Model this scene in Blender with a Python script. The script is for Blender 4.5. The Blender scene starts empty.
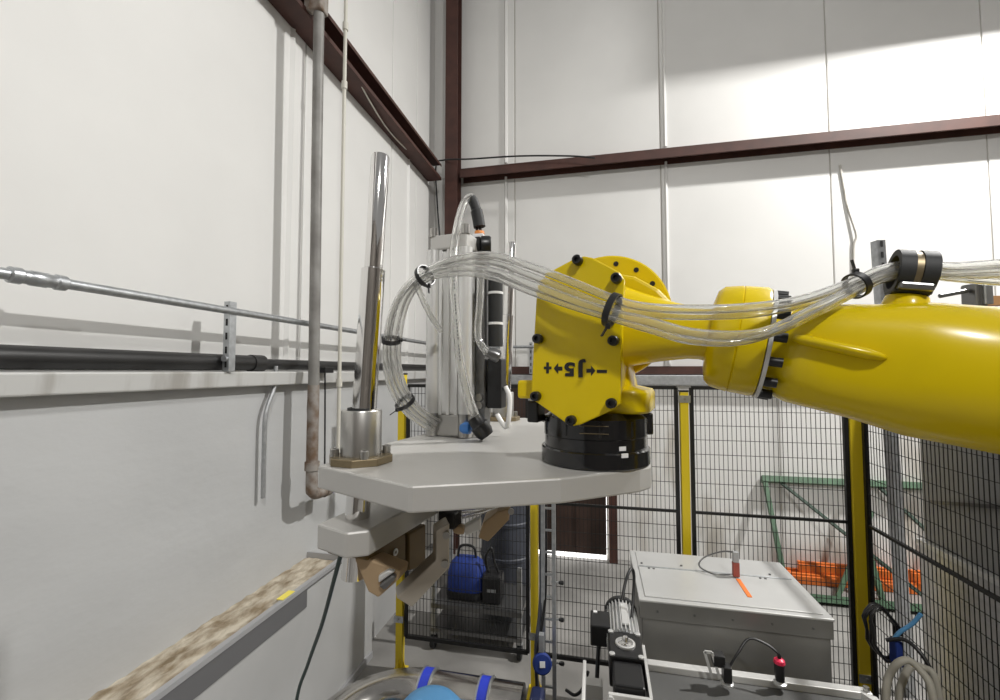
import bpy, bmesh, math, random
from mathutils import Vector, Matrix
random.seed(7)
PI = math.pi
scene = bpy.context.scene
COL = scene.collection

# ------------------------------------------------------------------ camera, world, lights, exposure
FPX = 440.0                      # focal length in pixels of the 1000 px wide frame
YAW = math.radians(12.2)         # camera is turned this far left of the long (left) wall
PITCH = math.atan(21.0 / FPX)    # and looks up a touch
CH = 2.4                         # eye height above the floor
cam_d = bpy.data.cameras.new('camera')
cam_d.sensor_fit = 'HORIZONTAL'; cam_d.sensor_width = 36.0
cam_d.lens = FPX / 1000.0 * 36.0
cam_d.clip_start = 0.05; cam_d.clip_end = 200
cam = bpy.data.objects.new('camera', cam_d); COL.objects.link(cam)
cam.location = (0, 0, CH)
cam.rotation_euler = (PI / 2 + PITCH, 0, YAW)
scene.camera = cam

world = bpy.data.worlds.new('world'); scene.world = world
world.use_nodes = True
world.node_tree.nodes['Background'].inputs[0].default_value = (1.0, 0.985, 0.96, 1)
world.node_tree.nodes['Background'].inputs[1].default_value = 0.26

def area_light(name, loc, target, size, power, color=(1, 0.985, 0.955), size_y=None):
    d = bpy.data.lights.new(name, 'AREA'); d.energy = power; d.color = color
    d.shape = 'RECTANGLE'; d.size = size; d.size_y = size_y or size
    o = bpy.data.objects.new(name, d); COL.objects.link(o); o.location = loc
    o.rotation_euler = (Vector(target) - Vector(loc)).to_track_quat('-Z', 'Y').to_euler()
    return o
area_light('high_bay_lamp_over_cell', (5.2, 3.9, 7.8), (4.3, 3.6, 0), 0.28, 740)
area_light('high_bay_lamp_behind_viewer', (2.4, -3.3, 7.2), (0.6, 0.6, 1.2), 0.45, 270)

scene.view_settings.view_transform = 'Standard'
scene.view_settings.look = 'None'
scene.view_settings.gamma = 1.0
scene.view_settings.use_curve_mapping = False
scene.view_settings.exposure = 0.0

# ------------------------------------------------------------------ geometry helpers
FW = Vector((-math.sin(YAW), math.cos(YAW), 0)); RT = Vector((math.cos(YAW), math.sin(YAW), 0)); UP = Vector((0, 0, 1))
EYE = Vector((0, 0, CH))
def W(lat, dep, z=0.0):
    """room point from metres right of / ahead of the eye, z above the eye level"""
    return EYE + RT * lat + FW * dep + UP * z
def ray(px, py):
    u = (px - 500) / FPX; v = (350 - py) / FPX
    return RT * u + FW * (math.cos(PITCH) - v * math.sin(PITCH)) + UP * (math.sin(PITCH) + v * math.cos(PITCH))
def at(px, py, dep):
    r = ray(px, py); return EYE + r * (dep / r.dot(FW))
def on(px, py, p0, n):
    r = ray(px, py); return EYE + r * ((Vector(p0) - EYE).dot(n) / r.dot(n))
def onx(px, py, x): return on(px, py, (x, 0, 0), Vector((1, 0, 0)))
def ony(px, py, y): return on(px, py, (0, y, 0), Vector((0, 1, 0)))
def onz(px, py, z): return on(px, py, (0, 0, z), Vector((0, 0, 1)))
def frame(axis, ref=None):
    a = Vector(axis).normalized()
    r = Vector(ref) if ref is not None else (UP if abs(a.z) < 0.95 else Vector((1, 0, 0)))
    b = r.cross(a).normalized(); c = a.cross(b).normalized()
    return a, b, c

def new(): return bmesh.new()
def box(bm, c, s, ax=None):
    c = Vector(c); X, Y, Z = ax or (Vector((1, 0, 0)), Vector((0, 1, 0)), UP)
    vs = [bm.verts.new(c + X * (i * s[0] / 2) + Y * (j * s[1] / 2) + Z * (k * s[2] / 2)) for i in (-1, 1) for j in (-1, 1) for k in (-1, 1)]
    for f in ((0, 1, 3, 2), (4, 6, 7, 5), (0, 4, 5, 1), (2, 3, 7, 6), (0, 2, 6, 4), (1, 5, 7, 3)):
        bm.faces.new([vs[i] for i in f])
def bx(bm, x0, x1, y0, y1, z0, z1):
    box(bm, ((x0 + x1) / 2, (y0 + y1) / 2, (z0 + z1) / 2), (abs(x1 - x0), abs(y1 - y0), abs(z1 - z0)))
def bar(bm, p, q, w, h, ref=None):
    p = Vector(p); q = Vector(q); a, b, c = frame(q - p, ref)
    box(bm, (p + q) / 2, ((q - p).length, w, h), (a, b, c))
def prism(bm, pts, ext):
    pts = [Vector(p) for p in pts]; ext = Vector(ext)
    A = [bm.verts.new(p) for p in pts]; B = [bm.verts.new(p + ext) for p in pts]
    n = len(pts)
    bm.faces.new(A); bm.faces.new(B[::-1])
    for i in range(n): bm.faces.new((A[i], B[i], B[(i + 1) % n], A[(i + 1) % n]))
def loft(bm, rings, cap=True, closed=False):
    R = [[bm.verts.new(p) for p in r] for r in rings]; n = len(R[0])
    m = len(R)
    for i in range(m if closed else m - 1):
        a, b = R[i], R[(i + 1) % m]
        for k in range(n): bm.faces.new((a[k], a[(k + 1) % n], b[(k + 1) % n], b[k]))
    if cap and not closed: bm.faces.new(R[0][::-1]); bm.faces.new(R[-1])
def ring(c, b, d, r, n, rz=None, e=2.0):
    out = []
    for k in range(n):
        t = 2 * PI * k / n; ct, st = math.cos(t), math.sin(t)
        x = math.copysign(abs(ct) ** (2 / e), ct); y = math.copysign(abs(st) ** (2 / e), st)
        out.append(c + b * (x * r) + d * (y * (rz if rz is not None else r)))
    return out
def cyl(bm, p, q, r, n=20, r2=None):
    p = Vector(p); q = Vector(q); a, b, c = frame(q - p)
    loft(bm, [ring(p, b, c, r, n), ring(q, b, c, r if r2 is None else r2, n)])
def lathe(bm, p, axis, prof, n=32):
    a, b, c = frame(axis); p = Vector(p)
    loft(bm, [ring(p + a * s, b, c, max(r, 1e-4), n) for s, r in prof])
def pipe_lathe(bm, p, axis, prof, n=32):
    """closed profile turned round the axis: a hollow ring"""
    a, b, c = frame(axis); p = Vector(p)
    loft(bm, [ring(p + a * s, b, c, r, n) for s, r in prof], closed=True)
def smooth_path(pts, k=8):
    P = [Vector(p) for p in pts]; P = [P[0] * 2 - P[1]] + P + [P[-1] * 2 - P[-2]]
    out = []
    for i in range(1, len(P) - 2):
        for j in range(k):
            t = j / k; a, b, c, d = P[i - 1:i + 3]
            out.append(0.5 * ((2 * b) + (c - a) * t + (2 * a - 5 * b + 4 * c - d) * t * t + (3 * b - a - 3 * c + d) * t ** 3))
    out.append(P[-2]); return out
def tube(bm, pts, r, n=10, k=8, smooth=True, closed=False):
    P = smooth_path(pts, k) if smooth else [Vector(p) for p in pts]
    rings = []; b = None
    for i, p in enumerate(P):
        t = (P[min(i + 1, len(P) - 1)] - P[max(i - 1, 0)])
        if closed: t = P[(i + 1) % len(P)] - P[i - 1]
        t.normalize()
        if b is None: _, b, c = frame(t)
        b = (b - t * b.dot(t)).normalized(); c = t.cross(b)
        rings.append(ring(p, b, c, r(i / (len(P) - 1)) if callable(r) else r, n))
    loft(bm, rings, closed=closed)
def hollow(bm, pts, r, n=14, k=7, wall=.30):
    P = smooth_path(pts, k); outer, inner = [], []; b = None
    for i, p in enumerate(P):
        t = (P[min(i + 1, len(P) - 1)] - P[max(i - 1, 0)]).normalized()
        if b is None: _, b, c = frame(t)
        b = (b - t * b.dot(t)).normalized(); c = t.cross(b)
        outer.append(ring(p, b, c, r, n)); inner.append(ring(p, b, c, r * (1 - wall), n))
    loft(bm, outer + inner[::-1], closed=True)
def hexbolt(bm, p, axis, r, h): cyl(bm, p, Vector(p) + Vector(axis).normalized() * h, r, 6)

# ------------------------------------------------------------------ materials
MATS = {}
def mat(name, col, rough=0.5, metal=0.0, var=0.0, scale=8.0, bump=0.0, bscale=None, spec=None, trans=0.0, col2=None, stretch=None, detail=4, ior=None, coat=0, lo=.35, hi=.65, rvar=0):
    m = bpy.data.materials.new(name); m.use_nodes = True; MATS[name] = m
    nt = m.node_tree; p = nt.nodes['Principled BSDF']
    p.inputs['Base Color'].default_value = (*col, 1); p.inputs['Roughness'].default_value = rough; p.inputs['Metallic'].default_value = metal
    if spec is not None: p.inputs['Specular IOR Level'].default_value = spec
    if trans: p.inputs['Transmission Weight'].default_value = trans
    if ior: p.inputs['IOR'].default_value = ior
    if coat: p.inputs['Coat Weight'].default_value = coat; p.inputs['Coat Roughness'].default_value = .1
    if var or bump or col2 or rvar:
        tc = nt.nodes.new('ShaderNodeTexCoord'); mp = nt.nodes.new('ShaderNodeMapping')
        nt.links.new(tc.outputs['Object'], mp.inputs[0])
        if stretch: mp.inputs['Scale'].default_value = stretch
        nz = nt.nodes.new('ShaderNodeTexNoise'); nz.inputs['Scale'].default_value = scale; nz.inputs['Detail'].default_value = detail
        nt.links.new(mp.outputs[0], nz.inputs['Vector'])
        if var or col2:
            cr = nt.nodes.new('ShaderNodeValToRGB')
            c2 = col2 or tuple(max(0, x * (1 - var)) for x in col)
            cr.color_ramp.elements[0].position = lo; cr.color_ramp.elements[1].position = hi
            cr.color_ramp.elements[0].color = (*c2, 1); cr.color_ramp.elements[1].color = (*col, 1)
            nt.links.new(nz.outputs['Fac'], cr.inputs[0]); nt.links.new(cr.outputs[0], p.inputs['Base Color'])
        if rvar:
            mr = nt.nodes.new('ShaderNodeMapRange'); mr.inputs[3].default_value = rough - rvar; mr.inputs[4].default_value = rough + rvar
            nt.links.new(nz.outputs['Fac'], mr.inputs[0]); nt.links.new(mr.outputs[0], p.inputs['Roughness'])
        if bump:
            n2 = nt.nodes.new('ShaderNodeTexNoise'); n2.inputs['Scale'].default_value = bscale or scale; n2.inputs['Detail'].default_value = 5
            nt.links.new(mp.outputs[0], n2.inputs['Vector'])
            bp = nt.nodes.new('ShaderNodeBump'); bp.inputs['Strength'].default_value = bump; bp.inputs['Distance'].default_value = 0.02
            nt.links.new(n2.outputs['Fac'], bp.inputs['Height']); nt.links.new(bp.outputs[0], p.inputs['Normal'])
    return m
mat('wall_white', (.74, .735, .715), .55, var=.05, scale=1.3, bump=.12, bscale=2.2)
mat('hall_wall', (.20, .18, .16), .7, var=.4, scale=.8)
mat('wall_seam', (.52, .50, .46), .7)
mat('wall_lower', (.50, .505, .505), .5, var=.10, scale=1.1, bump=.6, bscale=1.8, stretch=(1, 1, 1.6))
mat('wall_back_low', (.80, .79, .77), .6, col2=(.50, .46, .40), scale=2.6, stretch=(1, 1, .28), lo=.32, hi=.47, bump=.15)
mat('flashing', (.55, .55, .535), .5, col2=(.36, .345, .32), scale=9, stretch=(1, 1, .15), lo=.28, hi=.5)
mat('concrete_floor', (.31, .30, .285), .55, var=.35, scale=1.6, bump=.08, detail=8)
mat('ledge_concrete', (.56, .50, .40), .9, col2=(.22, .165, .10), scale=15, stretch=(1, .45, 1), lo=.34, hi=.62, bump=.8, bscale=22, detail=12)
mat('ledge_face', (.47, .47, .465), .5, var=.12, scale=1.5)
mat('edge_metal', (.40, .40, .41), .45, metal=.2)
mat('strip_dark', (.16, .16, .165), .5, metal=.2)
mat('red_iron', (.075, .028, .02), .6, var=.3, scale=6)
mat('pipe_grey', (.27, .265, .25), .55, col2=(.17, .16, .15), scale=5, metal=.2)
mat('pipe_rust', (.30, .275, .25), .7, col2=(.15, .095, .06), scale=11, lo=.35, hi=.62)
mat('conduit_white', (.62, .60, .53), .45)
mat('galv', (.55, .57, .59), .34, metal=.85, var=.2, scale=30)
mat('galv_dull', (.46, .47, .48), .45, metal=.6, var=.2, scale=24)
mat('black_pipe', (.022, .021, .021), .42, var=.4, scale=7)
mat('black', (.012, .012, .013), .35)
mat('black_gloss', (.008, .008, .009), .14, coat=.4)
mat('black_rubber', (.02, .021, .022), .6)
mat('dark_slot', (.01, .01, .01), .8)
mat('robot_yellow', (.72, .535, .002), .26, var=.05, scale=3, coat=.2, spec=.3)
mat('fence_yellow', (.80, .60, .02), .4)
mat('fence_black', (.010, .010, .010), .45)
mat('chrome', (.78, .77, .76), .07, metal=1.0)
mat('brushed', (.50, .49, .47), .3, metal=.9, var=.12, scale=3, stretch=(12, 12, .4))
mat('steel', (.44, .43, .41), .28, metal=.92, var=.1, scale=5)
mat('steel_dark', (.20, .20, .20), .3, metal=.8)
mat('aluminium', (.56, .55, .53), .40, metal=.3, var=.08, scale=3, bump=.03, bscale=40)
mat('alu_light', (.74, .74, .73), .38, metal=.55)
mat('bronze', (.22, .175, .105), .4, metal=.6)
mat('jaw_reflect_brown', (.16, .105, .035), .45, metal=.3, var=.15, scale=6)
mat('jaw_tan', (.50, .36, .22), .45, metal=.35, var=.12, scale=6)
mat('jaw_grey', (.52, .47, .40), .4, metal=.6, var=.12, scale=6)
mat('clear_hose', (.97, .97, .955), .06, trans=.9, ior=1.38)
mat('hose_print', (.16, .16, .16), .6)
mat('blue_fitting', (.05, .22, .62), .35)
mat('orange', (.85, .20, .03), .45, var=.25, scale=7)
mat('orange_ring', (.80, .28, .06), .4)
mat('red', (.85, .03, .10), .35)
mat('red_dark', (.32, .07, .05), .5)
mat('white_plastic', (.85, .85, .85), .4)
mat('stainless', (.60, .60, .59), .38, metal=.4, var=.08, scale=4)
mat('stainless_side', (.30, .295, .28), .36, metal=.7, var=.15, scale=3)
mat('stainless_duct', (.56, .54, .51), .16, metal=1.0, var=.2, scale=9, rvar=.08)
mat('belt', (.115, .115, .112), .55, var=.1, scale=4)
mat('rail_light', (.66, .655, .64), .4, metal=.2)
mat('clamp_blue', (.03, .06, .62), .35)
mat('valve_blue', (.10, .30, .56), .4)
mat('bag_blue', (.010, .035, .22), .7, var=.3, scale=14)
mat('navy', (.008, .016, .07), .5)
mat('door_brown', (.055, .030, .022), .5, var=.2, scale=5)
mat('drum_dark', (.06, .066, .085), .5, var=.2, scale=5)
mat('rack_green', (.09, .17, .10), .5, var=.35, scale=9)
mat('dark_green', (.04, .07, .05), .5)
mat('cabinet_grey', (.34, .342, .345), .38, metal=.35, var=.15, scale=3)
mat('cabinet_steel', (.62, .62, .63), .33, metal=.85, var=.12, scale=4, stretch=(1, 1, 8))
mat('hose_grey', (.36, .34, .29), .6)
mat('cable_green', (.02, .05, .045), .4)
mat('label_yellow', (.85, .72, .12), .5)
mat('wood', (.55, .30, .14), .6)
m = mat('daylight_gap', (1, 1, 1)); m.node_tree.nodes['Principled BSDF'].inputs['Emission Color'].default_value = (1, .98, .95, 1); m.node_tree.nodes['Principled BSDF'].inputs['Emission Strength'].default_value = 2.2

# ------------------------------------------------------------------ object helpers
def obj(name, bm, m, parent=None, smooth=None, bevel=0, seg=2, label=None):
    bmesh.ops.recalc_face_normals(bm, faces=bm.faces)
    me = bpy.data.meshes.new(name); bm.to_mesh(me); bm.free()
    me.materials.append(MATS[m])
    if smooth:
        me.polygons.foreach_set('use_smooth', [True] * len(me.polygons))
        me.set_sharp_from_angle(angle=math.radians(smooth))
    o = bpy.data.objects.new(name, me); COL.objects.link(o)
    if bevel:
        b = o.modifiers.new('bevel', 'BEVEL'); b.width = bevel; b.segments = seg; b.limit_method = 'ANGLE'; b.angle_limit = math.radians(40)
    if parent is not None:
        o.parent = parent
        wp = parent
        loc = Vector(parent.location)
        while wp.parent is not None: wp = wp.parent; 
        if parent.parent is None: o.matrix_parent_inverse = Matrix.Translation(-loc)
        else: o.matrix_parent_inverse = Matrix.Identity(4)
    if label: o['label'] = label
    return o
def tag(o, label, cat, group=None):
    o['label'] = label; o['category'] = cat
    if group: o['group'] = group
    return o
def thing(name, label, cat, loc=(0, 0, 0), group=None):
    o = bpy.data.objects.new(name, None); COL.objects.link(o); o.location = Vector(loc); o.empty_display_size = .1
    return tag(o, label, cat, group)
def struct(name, bm, m, **k):
    o = obj(name, bm, m, **k); o['kind'] = 'structure'; return o
def text_mesh(s, size):
    c = bpy.data.curves.new('t', 'FONT'); c.body = s; c.size = size; c.extrude = 0.0006; c.align_x = 'CENTER'; c.align_y = 'CENTER'; c.offset = size * .045
    o = bpy.data.objects.new('t', c); COL.objects.link(o)
    me = bpy.data.meshes.new_from_object(o.evaluated_get(bpy.context.evaluated_depsgraph_get()))
    bpy.data.objects.remove(o); bpy.data.curves.remove(c); return me

# ================================================================== THE ROOM
XU, XL, XF, YB = -2.25, -2.15, -1.87, 5.90      # upper left wall, lower left wall, plinth face, back wall
ZT = 9.0
bm = new(); bx(bm, -4, 9, -5, 8, -.12, 0); struct('floor', bm, 'concrete_floor')
# left wall: seam-coloured backing with vinyl faced insulation panels standing proud
bm = new(); bx(bm, XU - .2, XU - .014, -4, YB + .2, 0, ZT); wl = struct('wall_left', bm, 'wall_seam')
def wall_panel(parent, x0, x1, y0, y1, z0, z1, mt):
    bm = new(); bx(bm, x0, x1, y0, y1, z0, z1); return obj('panel', bm, mt, parent, bevel=.008)
ys = [-4, -2.8, -1.6, -.4, .9, 3.02, 4.55, 5.25, YB + .02]
for a, b in zip(ys[:-1], ys[1:]):
    wall_panel(wl, XU - .02, XU, a + .006, b - .006, 2.4, 5.12, 'wall_white')
    wall_panel(wl, XU - .02, XU, a + .006, b - .006, 5.13, ZT, 'wall_white')
bm = new(); bx(bm, XU - .02, XL, -4, YB, .9, 2.36); obj('panel', bm, 'wall_lower', wl)
# back wall
bm = new(); bx(bm, XU - .2, 9, YB + .014, YB + .2, 0, ZT); wb = struct('wall_back', bm, 'wall_seam')
pxs = [XU - .02]
for px in (515, 663, 835): pxs.append(ony(px, 300, YB).x)
pxs += [4.35, 5.85, 7.4, 9]
for a, b in zip(pxs[:-1], pxs[1:]):
    wall_panel(wb, a + .006, b - .006, YB, YB + .02, 2.4, 5.16, 'wall_white')
    wall_panel(wb, a + .006, b - .006, YB, YB + .02, 5.17, ZT, 'wall_white')
DX0, DX1 = ony(500, 480, YB).x, ony(606, 480, YB).x
wall_panel(wb, XU - .02, DX0 - .05, YB, YB + .02, 0, 2.36, 'wall_back_low')
lows = [DX1 + .05, 1.0, 2.15, 3.3, 5.2, 7.1, 9]
for a, b in zip(lows[:-1], lows[1:]): wall_panel(wb, a + .004, b - .004, YB, YB + .02, 0, 2.36, 'wall_back_low')
# folded seam strips of the insulation facing, as raised flaps on the wall
for px, wdt in ((506, .05), (668, .045)):
    x = ony(px, 300, YB).x
    for z0, z1 in ((2.42, 5.1), (5.3, ZT)):
        bm = new(); prism(bm, [(x - wdt / 2, YB + .002, z0), (x + wdt / 2, YB + .002, z0), (x + wdt * .35, YB - .022, z0), (x - wdt * .1, YB - .03, z0)], (0, 0, z1 - z0)); obj('seam_flap', bm, 'wall_white', wb)
bm = new(); tube(bm, [ony(840, 165, YB - .012), ony(847, 205, YB - .014), ony(856, 234, YB - .03), ony(854, 246, YB - .02), ony(853, 285, YB - .012)], .012, 6); obj('seam_flap', bm, 'wall_seam', wb, smooth=60)
for px in (407, 287):
    y = onx(px, 250, XU).y
    bm = new(); prism(bm, [(XU - .002, y - .02, 2.42), (XU - .002, y + .03, 2.42), (XU + .022, y + .012, 2.42)], (0, 0, 2.65)); obj('seam_flap', bm, 'wall_white', wl)

bm = new(); bx(bm, 8.9, 9.1, -5, YB + .2, 0, 6); struct('wall_right', bm, 'hall_wall')
bm = new(); bx(bm, -2.4, 9.1, -5.2, -5, 0, 6); struct('wall_rear', bm, 'hall_wall')
# flashings between upper and lower wall
bm = new(); prism(bm, [(XU - .01, -4, 2.30), (XL + .075, -4, 2.305), (XL + .085, -4, 2.395), (XU - .01, -4, 2.405)], (0, YB + 4, 0)); struct('trim_1', bm, 'flashing', bevel=.008)
bm = new(); bx(bm, XL, 9, YB - .09, YB + .01, 2.22, 2.35); struct('trim_2', bm, 'galv_dull', bevel=.01)
bm = new(); bx(bm, XL, 9, YB - .05, YB + .005, 2.36, 2.46); struct('trim_3', bm, 'red_iron')
# plinth with a rough concrete top along the left wall
bm = new(); bx(bm, XU, XF, -4, 3.52, 0, .955); ledge = struct('trim_4', bm, 'ledge_face')
bm = new(); ny, nx = 140, 8
G = [[bm.verts.new((XL + (XF - XL) * b / nx, -2.6 + 5.63 * a / ny, .988 + random.uniform(-.007, .007))) for b in range(nx + 1)] for a in range(ny + 1)]
for a in range(ny):
    for b in range(nx): bm.faces.new((G[a][b], G[a][b + 1], G[a + 1][b + 1], G[a + 1][b]))
obj('rough_top', bm, 'ledge_concrete', ledge, smooth=70)
bm = new(); bx(bm, XF - .002, XF + .012, -4, 2.62, .86, .99); obj('lip_strip', bm, 'strip_dark', ledge)  # dark strip running along the face below the ledge lip
bm = new(); bx(bm, XF - .012, XF + .02, -4, 3.03, .985, 1.012); bx(bm, XU + .1, XF, 3.018, 3.032, .955, 1.03); obj('edge_angle', bm, 'edge_metal', ledge)
bm = new(); bx(bm, XU, XF, 3.04, 3.52, .955, 1.02); obj('end_block', bm, 'ledge_face', ledge)
bm = new(); bx(bm, XU, XF - .1, 3.52, 4.4, 0, 1.0); struct('trim_5', bm, 'ledge_face')
bm = new(); bx(bm, XF - .02, XF + .02, -4, 3.5, 0, .05); struct('baseboard_left', bm, 'edge_metal')

# door in the back wall
bm = new(); bx(bm, DX0, DX1, YB - .03, YB + .012, .06, 2.2); d1 = struct('door_1', bm, 'door_brown')
for i in range(5):
    x = DX0 + .12 + i * (DX1 - DX0 - .2) / 4
    bm = new(); bx(bm, x - .012, x + .012, YB - .045, YB - .03, .1, 2.2); obj('rib', bm, 'door_brown', d1)
bm = new(); bx(bm, DX0, DX1, YB - .02, YB + .01, .0, .06); bx(bm, DX1 - .002, DX1 + .004, YB - .032, YB, .06, 1.5); obj('daylight_gap', bm, 'daylight_gap', d1, label='bright daylight leaking under and beside the brown door')
bm = new(); bx(bm, DX1 + .03, DX1 + .13, YB - .12, YB + .01, 0, 2.2); obj('door_jamb', bm, 'red_iron', d1)

# steel frame: corner column and wall girts
cx0 = at(447, 100, 6.0); cx1 = at(460, 100, 6.0)
cc = (cx0 + cx1) / 2; cw = .175
bm = new(); hx = cw / 2
for dy in (-hx, hx): bx(bm, cc.x - hx, cc.x + hx, cc.y + dy - .008, cc.y + dy + .008, 0, ZT)
bx(bm, cc.x - .006, cc.x + .006, cc.y - hx, cc.y + hx, 0, ZT)
tag(obj('steel_column', bm, 'red_iron'), 'dark red-brown steel column standing in the corner of the two walls', 'column')
ZG = 5.14
def girt(name, pts, label):
    bm = new(); prism(bm, *pts); tag(obj(name, bm, 'red_iron', bevel=.004), label, 'beam')
x0, zg = XU + .003, ZG
girt('wall_girt', ([(x0, -3.5, zg + .11), (x0 + .20, -3.5, zg + .11), (x0 + .20, -3.5, zg + .07), (x0 + .188, -3.5, zg + .10), (x0 + .012, -3.5, zg + .10), (x0 + .012, -3.5, zg - .10), (x0 + .188, -3.5, zg - .10), (x0 + .2, -3.5, zg - .07), (x0 + .2, -3.5, zg - .112), (x0, -3.5, zg - .112)], (0, YB - .25 + 3.5, 0)), 'dark red-brown steel girt running along the left wall into the corner')
y0 = YB - .003
girt('wall_girt', ([(cc.x + .1, y0, zg + .05), (cc.x + .1, y0 - .2, zg + .05), (cc.x + .1, y0 - .2, zg - .075), (cc.x + .1, y0 - .18, zg - .075), (cc.x + .1, y0 - .18, zg + .035), (cc.x + .1, y0 - .012, zg + .035), (cc.x + .1, y0 - .012, zg - .075), (cc.x + .1, y0, zg - .075)], (9 - cc.x - .1, 0, 0)), 'long red-brown steel girt across the upper back wall')
bm = new(); tube(bm, [at(440, 240, 6.0), at(437, 200, 6.02), at(436, 166, 6.03), at(444, 160, 5.9), at(470, 159, 5.72), at(520, 156, 5.62), at(570, 156, 5.5), at(595, 158, 5.42)], .011, 6)
tag(obj('wall_cable', bm, 'black', smooth=60), 'thin dark cable looping from the corner along the back wall girt', 'cable')
bm = new(); tube(bm, [at(352, 68, 3.75), at(372, 105, 4.2), at(390, 132, 4.7), at(410, 152, 5.2), at(432, 166, 5.8)], .008, 6)
tag(obj('wall_cable', bm, 'conduit_white', smooth=60), 'thin pale cable strung along the left wall girt', 'cable')

# ------------------------------------------------------------------ pipes and conduit on the left wall
XP = XL + .185
pt, pb = onx(318, 40, XP), onx(312, 470, XP)
bm = new(); cyl(bm, (XP, pb.y, 2.3), (XP, pt.y, 5.6), .038, 16)
vp = thing('downpipe', 'tall grey vertical pipe with rusty lower end on the left wall', 'pipe', (XP, pb.y, 1.5))
obj('upper_pipe', bm, 'pipe_grey', vp, smooth=50)
bm = new(); tube(bm, [(XP, pb.y, 2.3), (XP, pb.y, 1.62), (XP, pb.y + .02, 1.55), (XP, pb.y + .07, 1.52), (XP, pb.y + .3, 1.52)], .040, 14); obj('lower_pipe', bm, 'pipe_rust', vp, smooth=50)
for a, b in (((XP, pb.y, 1.7), (XP, pb.y, 1.76)), ((XP, pb.y + .14, 1.52), (XP, pb.y + .2, 1.52))):
    bm = new(); cyl(bm, a, b, .05, 14); obj('coupling', bm, 'pipe_rust', vp, smooth=50)
bm = new(); bx(bm, XP - .05, XP + .05, pt.y - .05, pt.y + .05, 5.03, 5.22); bx(bm, XU + .18, XP + .02, pt.y - .03, pt.y + .03, 5.05, 5.18); obj('hanger', bm, 'pipe_rust', vp, bevel=.01)
XC = XL + .24
ct, cb = onx(345, 60, XC), onx(338, 450, XC)
bm = new(); cyl(bm, (XC, (ct.y + cb.y) / 2, 1.7), (XC, (ct.y + cb.y) / 2, 6.2), .014, 12)
wc = thing('vertical_conduit', 'thin cream vertical conduit beside the grey downpipe', 'conduit', (XC, ct.y, 1.7))
obj('tube', bm, 'conduit_white', wc, smooth=50)
for z in (2.28, 4.62, 5.1):
    bm = new(); cyl(bm, (XC, (ct.y + cb.y) / 2, z), (XC, (ct.y + cb.y) / 2, z + .06), .022, 12); obj('coupling', bm, 'conduit_white', wc, smooth=50)
# horizontal conduit
ZC = 2.745; XH = XL + .105
hc = thing('wall_conduit', 'long galvanised horizontal conduit along the left wall', 'conduit', (XH, 2.0, ZC))
bm = new(); cyl(bm, (XH, -1.5, ZC), (XH, 5.75, ZC), .021, 14); obj('tube', bm, 'galv', hc, smooth=50)
yk = onx(38, 285, XH).y
bm = new()
lathe(bm, (XH, yk - .09, ZC), (0, 1, 0), [(0, .024), (.005, .03), (.035, .031), (.04, .026), (.06, .026), (.065, .029), (.115, .029), (.12, .026), (.14, .026), (.145, .031), (.175, .03), (.18, .024)], 16); obj('coupling', bm, 'galv', hc, smooth=40)
# strut brackets
def strut(name, base, h, label, wdt=.042, face=Vector((0, -1, 0)), group=None, nslot=5):
    """slotted U-channel standing on base; slots on the face side"""
    t = thing(name, label, 'bracket', base, group); base = Vector(base)
    side = face.cross(UP).normalized()
    bm = new(); box(bm, base + UP * h / 2 + face * .002, (wdt, .004, h), (side, face, UP))
    for s in (-1, 1): box(bm, base + UP * h / 2 + side * (s * (wdt / 2 - .002)) - face * (wdt / 2), (.004, wdt, h), (side, face, UP))
    obj('channel', bm, 'galv', t)
    for i in range(nslot):
        z = h * (i + .5) / nslot
        bm = new(); box(bm, base + UP * z + face * .0045, (.014, .002, h / nslot * .5), (side, face, UP)); obj('slot', bm, 'dark_slot', t, bevel=.004)
    return t
sy = onx(234, 320, XH).y
s1 = strut('strut_bracket', (XL + .085, sy - .026, 2.40), .40, 'slotted galvanised strut bracket holding the conduit on the left wall')
bm = new(); cyl(bm, (XL + .085, sy - .028, 2.47), (XL + .085, sy - .045, 2.47), .018, 12); obj('bolt', bm, 'galv', s1, smooth=40)
p = onx(397, 362, XH)
strut('strut_bracket', (XL + .085, p.y, 2.40), .34, 'short slotted strut bracket on the left wall above the end fence post')
p = ony(531, 360, YB - .1)
strut('strut_bracket', (p.x, YB - .11, 2.36), .42, 'slotted strut bracket on the back wall behind the robot wrist')
bm = new(); cyl(bm, (XL + .2, YB - .13, 2.72), (1.2, YB - .13, 2.72), .02, 10)
tag(obj('wall_conduit', bm, 'galv', smooth=50), 'galvanised conduit running along the back wall behind the robot', 'conduit')
# black pipe lying on the flashing
bp_ = thing('black_pipe', 'thick black pipe lying on the ledge of the left wall', 'pipe', (XL + .02, 1, 2.4))
bm = new(); cyl(bm, (XL + .005, -3, 2.452), (XL + .005, 2.45, 2.452), .047, 18); obj('pipe', bm, 'black_pipe', bp_, smooth=50)
bm = new(); cyl(bm, (XL + .005, 2.45, 2.445), (XL + .005, 5.6, 2.445), .036, 16); obj('thin_pipe', bm, 'black_pipe', bp_, smooth=50)
bm = new(); cyl(bm, (XL + .005, 2.40, 2.45), (XL + .005, 2.5, 2.45), .054, 16); obj('coupling', bm, 'black_pipe', bp_, smooth=50)
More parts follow.
